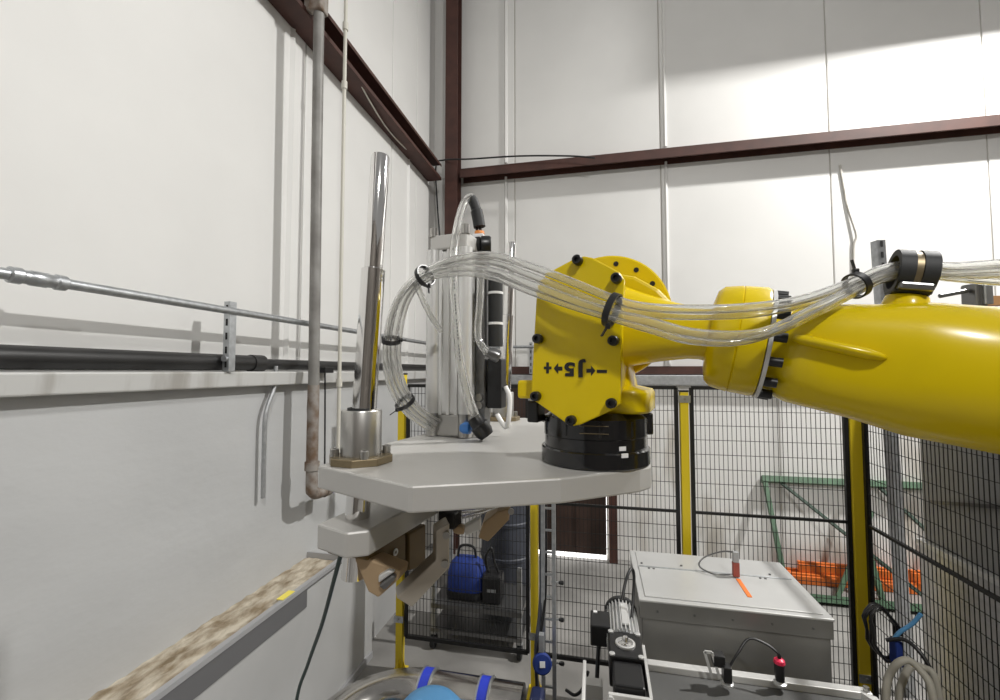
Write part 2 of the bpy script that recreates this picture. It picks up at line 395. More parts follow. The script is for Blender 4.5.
# drop pipe
XD = XL + .045
pp = [onx(276, 366, XD), onx(275, 385, XD), onx(268, 405, XD), onx(265, 420, XD), onx(264, 450, XD), onx(263, 498, XD)]
bm = new(); tube(bm, pp, .014, 10)
dp = thing('drop_pipe', 'thin bent grey drop pipe below the left wall ledge', 'pipe', pp[-1]); obj('tube', bm, 'galv_dull', dp, smooth=50)
bm = new(); a = onx(277, 374, XD); bx(bm, XL, XD + .02, a.y - .02, a.y + .03, a.z - .015, a.z + .015); obj('clip', bm, 'galv_dull', dp)
# little black junction box with cable
jb = onx(325, 370, XL + .12)
t = thing('junction_box', 'small black junction box with hanging cable on the left wall ledge', 'junction box', jb)
bm = new(); box(bm, jb, (.08, .11, .045)); obj('body', bm, 'black', t, bevel=.004)
bm = new(); tube(bm, [jb, jb + Vector((0, 0.01, -.3)), jb + Vector((0, .02, -.75))], .006, 6); obj('cable', bm, 'black', t)
# yellow sticker on the plinth edge
a = onx(288, 592, XF + .0)
bm = new(); box(bm, (XF - .015, a.y, 1.0145), (.045, .11, .003)); tag(obj('sticker', bm, 'label_yellow'), 'small yellow sticker on the edge of the concrete ledge', 'sticker')

# ================================================================== ROBOT ARM
PZ = -.21                                   # top of the gripper plate, relative to the eye level
FLC = (.224, 1.05)                          # flange axis (right of, ahead of the eye)
A = math.radians(25)
U0 = RT * math.cos(A) - FW * math.sin(A)    # arm direction, level
NN = -(RT * math.sin(A) + FW * math.cos(A)) # joint axis, towards the viewer
TILT = math.radians(10.1)
UA = (U0 * math.cos(TILT) - UP * math.sin(TILT)).normalized()
WA = NN.cross(UA).normalized()
if WA.z < 0: WA = -WA
C5 = W(FLC[0], FLC[1], .107)
robot = thing('robot_arm', 'large yellow industrial robot arm reaching in from the right', 'robot', W(1.29, .543, -CH))
FP = W(FLC[0], FLC[1], .06) + NN * .14      # centre of the cover plate
def fp(px, py, off=0): return on(px, py, FP + NN * off, NN)
cover = [(547, 273), (576, 257.5), (584, 256), (592, 257.5), (619, 272), (624, 279), (622, 340), (620, 404), (613, 410), (581, 424.5), (574, 426), (567, 424), (533, 400), (531, 394), (533, 350), (536, 300), (538, 284)]
bm = new(); prism(bm, [fp(*p) for p in cover], -NN * .016); cov = obj('cover_plate', bm, 'robot_yellow', robot, bevel=.003)
cpx = (578, 340)
# lettering on the cover, upside down as on the machine
def put_mesh(me, c, X, Y, N, name, m, parent):
    M = Matrix(((X.x, Y.x, N.x, c.x), (X.y, Y.y, N.y, c.y), (X.z, Y.z, N.z, c.z), (0, 0, 0, 1)))
    me.transform(M); me.materials.clear(); me.materials.append(MATS[m])
    o = bpy.data.objects.new(name, me); COL.objects.link(o); o.parent = parent
    o.matrix_parent_inverse = Matrix.Translation(-Vector(parent.location)) if parent.parent is None else Matrix.Identity(4)
    return o
XR, YR = -U0, -UP
for ch, px, py, sz in (('5', 569.5, 368.5, .038), ('J', 580.5, 369.5, .038)):
    put_mesh(text_mesh(ch, sz), fp(px, py, .0012), XR * 1.25, YR, NN, 'lettering', 'black', cov)
def flat(name, pts, m, parent, th=.0012):
    cx = sum(p[0] for p in pts) / len(pts); cy = sum(p[1] for p in pts) / len(pts)
    bm = new(); prism(bm, [fp(cx + (p[0] - cx) * 1.15, cy + (p[1] - cy) * 1.3) for p in pts], NN * th); return obj(name, bm, m, parent)
flat('plus_mark', [(544.5, 366.8), (546.6, 366.8), (546.6, 363.6), (548.8, 363.6), (548.8, 366.8), (551, 366.8), (551, 368.8), (548.8, 368.8), (548.8, 372), (546.6, 372), (546.6, 368.8), (544.5, 368.8)], 'black', cov)
flat('arrow_mark', [(554.5, 368.4), (558.3, 364.3), (558.3, 367), (562, 367), (562, 370), (558.3, 370), (558.3, 372.6)], 'black', cov)
flat('arrow_mark', [(594.8, 370.7), (591, 366.6), (591, 369.2), (587, 369.2), (587, 372.2), (591, 372.2), (591, 374.8)], 'black', cov)
flat('minus_mark', [(597.6, 370), (606.4, 370.2), (606.4, 372.6), (597.6, 372.4)], 'black', cov)
for px, py in ((578.5, 261), (617, 279), (539, 339), (614, 341), (537, 396), (612, 403), (572, 420)):
    c = fp(px, py)
    bm = new(); lathe(bm, c, NN, [(0, .0105), (.016, .0105), (.018, .009), (.018, .0055), (.010, .0055)], 18); obj('bolt', bm, 'black', cov, smooth=40)
# housing behind the cover
hous = [(549, 277), (584, 261), (616, 275), (620, 282), (617, 400), (575, 420), (537, 396), (538, 350), (540, 300)]
bm = new(); prism(bm, [fp(*p, -.012) for p in hous], -NN * .20)
obj('wrist_housing', bm, 'robot_yellow', robot, bevel=.012, seg=3)
# side lug on the left of the wrist
bm = new(); c = at(531, 389, 1.03); box(bm, c, (.046, .06, .042), (U0, NN, UP)); obj('side_lug', bm, 'robot_yellow', robot, bevel=.006)
bm = new(); c = at(536, 411, 1.06); box(bm, c, (.028, .05, .05), (U0, NN, UP)); obj('side_cover', bm, 'black', robot, bevel=.004)
# large disc of the gear housing at the back
DC = W(FLC[0], FLC[1], .140) - NN * .10 + U0 * .010
bm = new(); lathe(bm, DC, -NN, [(0, .10), (.0, .157), (.004, .161), (.030, .161), (.036, .155), (.04, .12), (.07, .11)], 56); disc = obj('gear_disc', bm, 'robot_yellow', robot, smooth=35)
for k in range(16):
    t = 2 * PI * (k + .5) / 16
    c = DC + (U0 * math.cos(t) + UP * math.sin(t)) * .139
    bm = new(); cyl(bm, c, c + NN * .002, .0065, 12); obj('bolt_hole', bm, 'dark_slot', disc)
# curved web from the housing to the neck
bm = new()
R0 = [C5 + U0 * (.02) + WA * .10 + NN * .03]
for i in range(13):
    pass
rings = []
for i in range(13):
    t = i / 12; s = .03 + .25 * t
    c = C5 + UA * s
    h = .070 * (1 - t) ** 1.6 + .058 + .022 * max(0, (t - .75) / .25) ** 2
    d = .03 * (1 - t) ** 1.2 + .072 + .02 * max(0, (t - .75) / .25) ** 2
    rings.append(ring(c + WA * .018 - WA * (.018 * (1 - t)), NN, WA, d * .95, 32, h * .86, e=2.5))
loft(bm, rings); obj('wrist_neck', bm, 'robot_yellow', robot, smooth=60)
# ribbed web on the upper right of the housing
bm = new()
P = [C5 + U0 * .035 + UP * .125, C5 + U0 * .10 + UP * .108, C5 + U0 * .15 + UP * .075, C5 + U0 * .18 + UP * .04, C5 + U0 * .16 + UP * .02, C5 + U0 * .03 + UP * .02]
prism(bm, [p + NN * .02 for p in P], -NN * .025); obj('web', bm, 'robot_yellow', robot, bevel=.008)
# lower knuckle above the flange
bm = new()
kc = W(FLC[0], FLC[1], 0) + U0 * .022 - NN * .03
loft(bm, [ring(kc + UP * z, U0, NN, r, 40, r * .95, e=4.5) for z, r in ((-.093, .104), (-.088, .108), (-.050, .108), (-.042, .103), (-.034, .07), (.02, .06))])
obj('knuckle', bm, 'robot_yellow', robot, smooth=40)
# black tool flange
fc = W(FLC[0], FLC[1], PZ)
bm = new(); lathe(bm, fc, UP, [(0.0, .121), (.003, .125), (.034, .125), (.037, .122), (.0375, .117), (.062, .117), (.064, .119), (.105, .119), (.108, .112), (.118, .10)], 56); flg = obj('tool_flange', bm, 'black_gloss', robot, smooth=35)
for k in range(10):
    t = 2 * PI * k / 10 + .2; d = RT * math.cos(t) + FW * math.sin(t)
    bm = new(); box(bm, fc + d * .1185 + UP * .085, (.004, .006, .034), (d, UP.cross(d), UP)); obj('rib', bm, 'black', flg, bevel=.002)
d0 = (-FW * math.cos(.30) + RT * math.sin(.30)); s0 = UP.cross(d0)
for zz in (.046, .033):
    bm = new(); box(bm, fc + d0 * (.1175 if zz > .04 else .1255) + UP * zz, (.0015, .016, .009), (d0, s0, UP)); obj('small_label', bm, 'white_plastic', flg)
d1_ = (-FW * math.cos(-.22) + RT * math.sin(-.22)); s1_ = UP.cross(d1_)
for zz, hh, ww in ((.094, .0015, .06), (.078, .0015, .06)):
    bm = new(); box(bm, fc + d1_ * .1195 + UP * zz, (.003, ww, hh), (d1_, s1_, UP)); obj('label_edge', bm, 'bronze', flg)
bm = new(); bc = fc + U0 * .115 - FW * .03 + UP * .095; box(bm, fc + RT * .095 + UP * .088 + FW * .03, (.07, .12, .05), (RT, FW, UP)); obj('flange_cover', bm, 'black_gloss', flg, bevel=.004)
# collar of joint four
def axp(s): return C5 + UA * (s / math.cos(TILT))
bm = new(); lathe(bm, axp(.245) + WA * .013, UA, [(0, .07), (.006, .096), (.018, .107), (.05, .112), (.052, .110), (.054, .112), (.094, .113), (.100, .110)], 56); obj('wrist_collar', bm, 'robot_yellow', robot, smooth=35)
bm = new(); lathe(bm, axp(.345) + WA * .011, UA, [(0, .108), (.0, .112), (.007, .112), (.007, .10)], 56); cf = obj('collar_ring', bm, 'alu_light', robot, smooth=35)
for k in range(14):
    t = 2 * PI * k / 14 + .1
    c = axp(.352) + WA * .009 + (NN * math.cos(t) + WA * math.sin(t)) * .103
    bm = new(); cyl(bm, c, c + UA * .022, .009, 12); obj('bolt', bm, 'black', robot, smooth=40)
# forearm casting
bm = new(); prof = [(.352, .070, .078, 2.0), (.366, .074, .080, 2.0), (.380, .086, .092, 2.3), (.40, .094, .099, 2.6), (.45, .099, .103, 2.8), (.51, .105, .109, 2.8), (.55, .112, .116, 2.6), (.585, .121, .122, 2.3), (.64, .123, .123, 2.2), (.9, .126, .127, 2.2), (1.12, .13, .135, 2.2), (1.2, .10, .10, 2.0)]
loft(bm, [ring(axp(s), NN, WA, a_, 48, b_, e) for s, a_, b_, e in prof]); obj('forearm', bm, 'robot_yellow', robot, smooth=60)
# ridge along the front of the forearm
bm = new(); q0, q1 = axp(.385) + NN * .093 + WA * .022, axp(.515) + NN * .107 + WA * .006
a_, b_, c_ = frame(q1 - q0, WA)
loft(bm, [ring(q0 + (q1 - q0) * t, b_, c_, r, 14, r * .55) for t, r in ((0, .012), (.1, .018), (.8, .018), (.95, .012), (1.0, .004))]); obj('forearm_rib', bm, 'robot_yellow', robot, smooth=60)
# boss carrying the hose clamp
bs = axp(.557) + WA * .100 + NN * .0
bm = new(); lathe(bm, bs, WA, [(-.02, .042), (.010, .036), (.030, .031), (.032, .028)], 28); obj('clamp_boss', bm, 'robot_yellow', robot, smooth=50)
# rear part of the robot (elbow, upper arm, turret, base), outside the picture on the right
EL = axp(1.22)
bm = new(); lathe(bm, EL - NN * .2, NN, [(0, .15), (.02, .19), (.38, .19), (.40, .15)], 40); obj('elbow', bm, 'robot_yellow', robot, smooth=40)
base = Vector((EL.x + .02, EL.y - .05, 0))
SH = Vector((base.x - .05, base.y - .35, .95))
bm = new(); a_, b_, c_ = frame(EL - SH)
EB = EL - NN * .30
SB = SH - NN * .30
loft(bm, [ring(SB + (EB - SB) * t, UA, UA.cross(EB - SB).normalized(), r, 24, r * .55, e=3) for t, r in ((-.1, .1), (-.05, .17), (.4, .14), (.95, .16), (1.05, .1))]); obj('upper_arm', bm, 'robot_yellow', robot, smooth=50)
bm = new(); box(bm, (SH.x, SH.y, .72), (.5, .5, .62)); obj('turret', bm, 'robot_yellow', robot, bevel=.08, seg=3)
bm = new(); lathe(bm, (SH.x, SH.y, 0), UP, [(0, .36), (.05, .36), (.06, .3), (.38, .27), (.42, .27)], 32); obj('pedestal', bm, 'robot_yellow', robot, smooth=40)

# rubber lined hose clamp on the boss
clp = bs + WA * .032
hose_dir = (at(1000, 268, .72) - at(905, 268, .79)).normalized()
HCt = clp + WA * .042
hclamp = thing('hose_clamp', 'black rubber-lined hose clamp bolted on top of the forearm', 'clamp', clp)
hu = UA; hn = NN
for off in (-.0165, .0165):
    bm = new(); pipe_lathe(bm, HCt + hu * off - hu * .011, hu, [(0, .031), (0, .042), (.022, .042), (.022, .031)], 28); obj('rubber_loop', bm, 'black_rubber', hclamp, smooth=40)
bm = new(); pipe_lathe(bm, HCt - hu * .005, hu, [(0, .036), (0, .040), (.01, .040), (.01, .036)], 28); obj('metal_band', bm, 'bronze', hclamp, smooth=40)
bm = new(); box(bm, clp + WA * .006 - NN * .0 , (.056, .05, .010), (hu, hn, WA)); obj('foot', bm, 'black_rubber', hclamp, bevel=.004)
bm = new(); box(bm, clp + WA * .012 + NN * .028, (.05, .024, .014), (hu, hn, WA)); obj('strap_end', bm, 'steel_dark', hclamp, bevel=.004)

# ================================================================== GRIPPER TOOL
pz = CH + PZ
RL, RR = W(-.322, 1.03, PZ), W(.013, 1.90, PZ)
E1 = (RR - RL).normalized(); E2 = E1.cross(UP).normalized()     # E2 points to the right-hand side
tool = thing('gripper_tool', 'grey plate gripper tool with guide rods and jaws under the robot wrist', 'gripper', fc)
outl = [(-.405, .99), (-.169, .818), (-.160, .816), (.12, .875), (.30, .955), (.333, .985), (.354, 1.04), (.345, 1.2), (.20, 1.80), (.115, 1.99), (-.06, 1.97), (-.33, 1.30)]
bm = new(); prism(bm, [W(a, b, PZ) for a, b in outl], -UP * .05); obj('top_plate', bm, 'aluminium', tool, bevel=.004)
LZ = -.336                                                      # top of the lower plate
def tl(l, s, z): return RL + E1 * l + E2 * s + UP * (z - PZ)
hw = .075
low = [(-.07, -.06), (-.09, .035), (-.06, .072), (1.0, .072), (1.03, .04), (1.03, -.06)]
bm = new(); prism(bm, [tl(a, b, LZ) for a, b in low], -UP * .055); obj('lower_plate', bm, 'aluminium', tool, bevel=.005)
# chamfered underside block
for sgn, base_, zt, zlo in ((1, RL, 0, 0),):
    pass
lean = (RT * .030).normalized() * .030
def guide(b, zt, rr):
    top = b + UP * zt + RT * (.05 * zt)
    bm = new(); lathe(bm, b - UP * .26 - RT * .013, (top - b), [(0, rr * 1.08), (.71, rr * 1.08), (.713, rr * .84), ((top - b).length + .256, rr * .84), ((top - b).length + .26, rr * .76)], 32)
    obj('guide_rod', bm, 'chrome', tool, smooth=40)
    bm = new(); pipe_lathe(bm, b + UP * .012, UP, [(0, rr * 1.1), (0, .046), (.105, .046), (.108, .044), (.108, rr * 1.1)], 36); obj('bushing', bm, 'brushed', tool, smooth=40)
    bm = new(); pipe_lathe(bm, b + UP * .119, UP, [(0, rr * 1.05), (0, rr * 1.25), (.006, rr * 1.25), (.006, rr * 1.05)], 32); obj('wiper_seal', bm, 'black_rubber', tool, smooth=40)
    q = []
    for k in range(8):
        t = PI / 8 + k * PI / 4; q.append(b + (E1 * math.cos(t) + E2 * math.sin(t)) * .073)
    bm = new(); prism(bm, q, UP * .017); fl = obj('bushing_flange', bm, 'bronze', tool, bevel=.002)
    for k in range(4):
        t = k * PI / 2 + PI / 4; c = b + (E1 * math.cos(t) + E2 * math.sin(t)) * .058 + UP * .017
        bm = new(); lathe(bm, c, UP, [(0, .010), (.016, .010), (.018, .008), (.018, .005), (.010, .005)], 14); obj('bolt', bm, 'steel', fl, smooth=40)
guide(RL, .725, .0255)
guide(RR, .77, .0255)
# pneumatic cylinder between the rods
MC = tl(.475, .008, PZ)
hh = .0
cy = obj
S = .135
CYH = .535
bm = new(); box(bm, MC + UP * (.07 + CYH / 2), (S * .9, S * .9, CYH), (E1, E2, UP))
obj('cylinder_barrel', bm, 'alu_light', tool, bevel=.01)
for i in (-1, 1):
    for j in (-1, 1):
        c = MC + E1 * (i * S * .43) + E2 * (j * S * .43)
        bm = new(); cyl(bm, c + UP * .075, c + UP * (.07 + CYH), .023, 18); obj('tie_rod_column', bm, 'alu_light', tool, smooth=40)
        bm = new(); cyl(bm, c + UP * .002, c + UP * .075, .022, 18); obj('tie_rod_nut', bm, 'steel', tool, smooth=40)
        bm = new(); cyl(bm, c + UP * (.07 + CYH + .045), c + UP * (.07 + CYH + .075), .014, 12); obj('tie_rod_nut', bm, 'steel', tool, smooth=40)
for fn in (E2, -E1):
    sd = fn.cross(UP)
    for k in (-.028, .0, .028):
        bm = new(); box(bm, MC + fn * (S * .45 + .002) + sd * k + UP * (.07 + CYH / 2), (.012, .008, CYH), (sd, fn, UP)); obj('profile_rib', bm, 'alu_light', tool, bevel=.002)
bm = new(); box(bm, MC + UP * .036, (S * .92, S * .92, .072), (E1, E2, UP)); obj('cylinder_end_cap', bm, 'steel', tool, bevel=.006)
bm = new(); box(bm, MC + UP * (.07 + CYH + .025), (S, S, .05), (E1, E2, UP)); obj('cylinder_end_cap', bm, 'aluminium', tool, bevel=.006)
# black sensor rail on the near right side
rc = MC + E2 * (S * .5 + .022) + E1 * .01
bm = new(); box(bm, rc + UP * .30, (.05, .034, .54), (E1, E2, UP)); obj('sensor_rail', bm, 'steel_dark', tool, bevel=.003)
for z in (.10, .125):
    bm = new(); cyl(bm, rc - E1 * .026 + UP * z, rc - E1 * .034 + UP * z, .012, 12); obj('rail_screw', bm, 'steel', tool, smooth=40)
vb = rc + E2 * .045 + E1 * .01
bm = new(); box(bm, vb + UP * .17, (.05, .05, .16), (E1, E2, UP)); obj('valve_block', bm, 'black', tool, bevel=.004)
bm = new(); cyl(bm, vb + UP * .29 - E1 * .01, vb + UP * .53 - E1 * .01, .024, 18); obj('flow_control', bm, 'black_rubber', tool, smooth=40)
for z in (.36, .46):
    bm = new(); cyl(bm, vb + UP * z - E1 * .01, vb + UP * (z + .008) - E1 * .01, .0255, 18); obj('white_band', bm, 'white_plastic', tool, smooth=40)
bm = new(); tube(bm, [vb + UP * .07, vb + UP * .03 + E2 * .035, vb + UP * .12 + E2 * .045, vb + UP * .16 + E2 * .03], .008, 10); obj('white_elbow_tube', bm, 'white_plastic', tool, smooth=60)
# bottom fitting
bf = at(484, 425, 1.33)
bm = new(); lathe(bm, at(487, 436, 1.33), (at(474, 418, 1.33) - at(487, 436, 1.33)), [(0, .022), (.015, .028), (.04, .029), (.045, .024), (.07, .021)], 20); obj('hose_fitting', bm, 'black', tool, smooth=40)
bm = new(); c = at(461, 428, 1.36); lathe(bm, c, E2, [(0, .012), (.01, .017), (.03, .017), (.034, .010)], 16); obj('blue_fitting', bm, 'blue_fitting', tool, smooth=40)
# top fittings
bm = new(); c = at(467, 246, 1.48); lathe(bm, c - RT * .012, RT, [(0, .02), (.012, .028), (.028, .028)], 18); obj('blue_ring', bm, 'blue_fitting', tool, smooth=40)
bm = new(); lathe(bm, c + RT * .016, RT, [(0, .024), (.012, .03), (.028, .032), (.03, .028), (.034, .034), (.06, .034), (.066, .03)], 20); obj('top_valve', bm, 'black', tool, smooth=40)
bm = new(); p0, p1 = at(479, 238, 1.5), at(478, 232, 1.5); box(bm, at(479, 238, 1.5), (.04, .04, .022)); obj('port_block', bm, 'white_plastic', tool, bevel=.004)
bm = new(); lathe(bm, at(479.5, 235, 1.5), UP, [(0, .012), (.003, .018), (.012, .017), (.014, .01)], 16); obj('orange_ring', bm, 'orange_ring', tool, smooth=40)
for dx in (-.006, .006):
    bm = new(); cyl(bm, at(479, 233, 1.5) + RT * dx, at(478, 224, 1.5) + RT * dx, .005, 8); obj('pin', bm, 'black', tool)
bm = new(); tube(bm, [at(479.5, 227, 1.5), at(478, 218, 1.5), at(476, 209, 1.5), at(473.5, 202, 1.5), at(471, 198.5, 1.5)], lambda t: .021 if t < .45 else .0175, 16); obj('rubber_sleeve', bm, 'black_rubber', tool, smooth=60)

# ---- jaws below the lower plate
JZ = LZ - .055
def jaw_poly(name, pts, m, ext, bevel=.004): 
    bm = new(); prism(bm, pts, ext); return obj(name, bm, m, tool, bevel=bevel)
# jaw carriers under the lower plate, brown from a painted-in warm reflection
def px_on(px, py, s):                    # point of the picture on a vertical plane parallel to the rods
    return on(px, py, tl(0, s, 0), E2)
PL1 = .068
jaw_poly('jaw_carrier', [px_on(*p, .045) for p in ((368, 553), (406, 533), (406, 571), (400, 571.5), (366, 560))], 'jaw_reflect_brown', -E2 * .11)
jaw_poly('jaw_carrier', [px_on(*p, .045) for p in ((409, 534), (426, 524), (426, 566), (409, 571))], 'jaw_reflect_brown', -E2 * .11)
c = px_on(395, 552, .047)
bm = new(); pipe_lathe(bm, c, E2, [(0, .004), (0, .0085), (.003, .0085), (.003, .004)], 18); obj('washer', bm, 'alu_light', tool, smooth=40)
# near hooked jaw, turned across the tool
def px_pl(px, py, l): return on(px, py, tl(l, 0, 0), E1)
J2 = [(436, 531), (449.5, 523), (449.5, 568), (412, 608), (396, 598), (436, 560)]
jaw_poly('hook_jaw', [at(px, py, 1.06) for px, py in J2], 'jaw_grey', E1 * .055 - RT * .035)
for px, py in ((446.5, 534.5), (445, 563)):
    c = at(px, py, 1.06); bm = new(); cyl(bm, c, c - FW * .008, .0085, 14); obj('bolt', bm, 'steel', tool, smooth=40)
# left hooked jaw
J1 = [(354, 559), (364, 557), (400, 571), (398, 580), (378, 598), (368, 592)]
jaw_poly('hook_jaw', [at(px, py, .99) for px, py in J1], 'jaw_tan', FW * .05 + RT * .01)
jaw_poly('jaw_pad', [at(px, py, .975) for px, py in ((378, 586), (393, 575), (396, 579), (384, 591))], 'steel_dark', FW * .02)
jaw_poly('jaw_pad', [at(px, py, .98) for px, py in ((378, 576), (388, 570), (395, 572), (378, 584))], 'alu_light', FW * .02)
# far hooked jaw and small finger
J3 = [(497, 512), (510, 508), (509, 520), (488, 542), (478, 538), (483, 523)]
jaw_poly('hook_jaw', [at(px, py, 1.32) for px, py in J3], 'jaw_tan', E1 * .10 - RT * .03)
c = at(511, 511, 1.32); bm = new(); cyl(bm, c, c - FW * .008, .009, 14); obj('bolt', bm, 'steel', tool, smooth=40)
jaw_poly('jaw_finger', [at(px, py, 1.2) for px, py in ((452, 529), (458, 526.5), (464, 528), (464, 535), (458, 535), (453, 533))], 'jaw_tan', FW * .03)
jaw_poly('jaw_pad', [at(px, py, 1.22) for px, py in ((462, 528), (478, 519), (481, 520), (481, 530), (466, 536))], 'alu_light', FW * .03)
for a_, b_ in (((456, 512), (506, 504)), ((462, 517), (500, 505)), ((458, 509), (490, 502))):
    bm = new(); tube(bm, [at(*a_, 1.25), at((a_[0] + b_[0]) / 2, (a_[1] + b_[1]) / 2 + 1, 1.25), at(*b_, 1.3)], .006, 8); obj('air_line', bm, 'clear_hose', tool, smooth=60)
bm = new(); c = at(450, 518, 1.22); box(bm, c, (.05, .05, .045), (E1, E2, UP)); obj('manifold', bm, 'black', tool, bevel=.006)

# ---- hoses
def hose(pts, r, label, m='clear_hose', group='clear air hoses on the robot', name='air_hose', n=12):
    P_ = [at(*p) for p in pts]
    if pts[0][0] > 1020:                 # hoses of the bundle run on along the forearm to the elbow
        d_ = P_[0] - (axp(.76) + WA * .15)
        P_ = [axp(1.18) + WA * .20 + d_ * .5, axp(1.0) + WA * .165 + d_] + P_
    bm = new(); hollow(bm, P_, r, n, k=7)
    return tag(obj(name, bm, m, smooth=60), label, 'hose', group)
hose([(1040, 262, .70), (1000, 264, .735), (950, 267, .77), (912, 264, .80), (880, 270, .80), (855, 281, .79), (800, 300, .775), (740, 308, .77), (680, 309, .79), (640, 306, .82), (612, 298, .85), (570, 281, .88), (530, 266, .93), (490, 255, 1.0), (455, 259, 1.06), (428, 270, 1.12), (405, 288, 1.18), (392, 312, 1.22), (386, 340, 1.26)  , (386, 370, 1.30), (394, 395, 1.34), (410, 416, 1.38), (434, 431, 1.42)], .0085, 'clear air hose lying uppermost in the bundle along the robot arm')
hose([(1040, 272, .70), (1000, 273, .735), (950, 274, .77), (912, 269, .795), (880, 276, .795), (857, 288, .785), (810, 312, .755), (770, 331, .75), (735, 336, .76), (690, 333, .78), (650, 322, .81), (612, 313, .845), (570, 299, .87), (530, 284, .92), (490, 271, .99), (455, 268, 1.06), (424, 277, 1.12), (405, 297, 1.19), (396, 325, 1.24), (393, 352, 1.28), (398, 382, 1.33), (414, 406, 1.38), (436, 424, 1.42)], .010, 'thick clear air hose sagging lowest in front of the robot wrist')
hose([(1040, 280, .71), (1000, 282, .74), (950, 278, .77), (914, 274, .80), (882, 280, .795), (857, 292, .79), (815, 314, .762), (780, 330, .758), (740, 342, .757), (690, 341, .775), (650, 330, .805), (610, 318, .84), (570, 306, .87), (530, 292, .92), (490, 277, .985), (455, 274, 1.05), (424, 281, 1.115), (408, 302, 1.2), (401, 330, 1.25), (399, 360, 1.30), (406, 388, 1.35), (420, 408, 1.39), (440, 421, 1.42)], .0065, 'thin clear hose at the bottom of the bundle')
hose([(1040, 268, .715), (1000, 269, .745), (950, 271, .78), (914, 267, .805), (882, 274, .80), (856, 284, .80), (810, 302, .785), (760, 313, .78), (710, 316, .785), (660, 315, .81), (614, 308, .85), (570, 291, .885), (530, 275, .935), (490, 262, 1.005), (455, 264, 1.07), (426, 274, 1.13), (402, 294, 1.2), (391, 320, 1.24), (389, 356, 1.29), (397, 390, 1.345), (416, 414, 1.39), (438, 428, 1.43)], .0075, 'clear hose in the middle of the bundle')
# printed hose standing up in front of the cylinder
prn = [(482, 430, 1.33), (474, 412, 1.32), (466, 388, 1.31), (460, 360, 1.30), (456, 320, 1.30), (453.5, 280, 1.32), (454, 250, 1.36), (458, 224, 1.42), (463, 206, 1.47), (467.5, 199, 1.49), (471, 197, 1.5), (473.5, 199.5, 1.5)]
o = hose(prn, .0135, 'thick clear printed hose standing up in front of the cylinder', n=14)
bm = new()
for i in range(26):
    py = 270 + i * 3.6
    f = (py - 250) / 110; px = 453.2 + 7 * max(0, f) ** 1.6
    if i % 7 == 6: continue
    c = at(px, py, 1.2855); box(bm, c, (.0035, .002, .007))
po = obj('print_line', bm, 'hose_print', o); po['kind'] = 'stuff'
hose([(481, 268, 1.36), (480, 300, 1.36), (478, 325, 1.36), (479, 340, 1.35), (486, 351, 1.34), (492, 356, 1.34)], .012, 'short clear hose curving beside the black flow control')
hose([(416, 283, 1.14), (424, 302, 1.2), (432, 318, 1.28), (440, 330, 1.36)], .009, 'clear hose dropping behind the bundle towards the cylinder')
bm = new(); lathe(bm, at(488, 352, 1.34), at(497, 356, 1.34) - at(488, 352, 1.34), [(0, .015), (.02, .02), (.035, .02), (.04, .012)], 16); obj('lower_valve', bm, 'steel_dark', tool, smooth=40)
# cable ties
def tie(c, axis, r, label, tail):
    t = thing('cable_tie', label, 'cable tie', c); c = Vector(c)
    bm = new(); pipe_lathe(bm, c - Vector(axis).normalized() * .005, axis, [(-.001, r), (-.001, r + .003), (.012, r + .003), (.012, r)], 28); obj('strap', bm, 'black', t, smooth=40)
    bm = new(); box(bm, c + Vector(tail).normalized() * (r + .004) , (.010, .009, .012)); obj('lock', bm, 'black', t, bevel=.002)
    bm = new(); q = c + Vector(tail).normalized() * (r + .004); bar(bm, q, q + Vector(tail).normalized() * .022 - RT * .006, .006, .0025); obj('tail', bm, 'black', t)
tie(at(856, 285.5, .792), at(880, 275, .797) - at(830, 300, .775), .021, 'black cable tie round the hoses on the forearm', UP)
tie(at(612, 310, .846), at(640, 318, .82) - at(585, 300, .872), .031, 'black cable tie round the hoses before the yellow wrist', -UP - RT * .35 - FW * .3)
tie(at(425, 276, 1.12), at(440, 268, 1.09) - at(410, 290, 1.17), .026, 'black cable tie at the top of the hose bend', -UP * 1.0 + RT * .4 - FW * .3)
tie(at(391, 340, 1.265), at(390, 360, 1.29) - at(391, 320, 1.24), .024, 'black cable tie on the hoses beside the chrome rod', RT)
tie(at(405, 402, 1.36), at(415, 413, 1.39) - at(398, 390, 1.345), .030, 'black cable tie low on the hoses with tail pointing down', -RT - UP)
# dark cable hanging from the gripper to the floor
bm = new(); tube(bm, [at(343, 546, 1.02), at(334, 580, 1.1), at(322, 624, 1.25), at(308, 664, 1.4), at(296, 705, 1.5), at(290, 800, 1.6), onz(300, 960, .02)], .0055, 8)
tag(obj('hanging_cable', bm, 'cable_green', smooth=60), 'dark green cable hanging from the gripper in front of the ledge', 'cable')

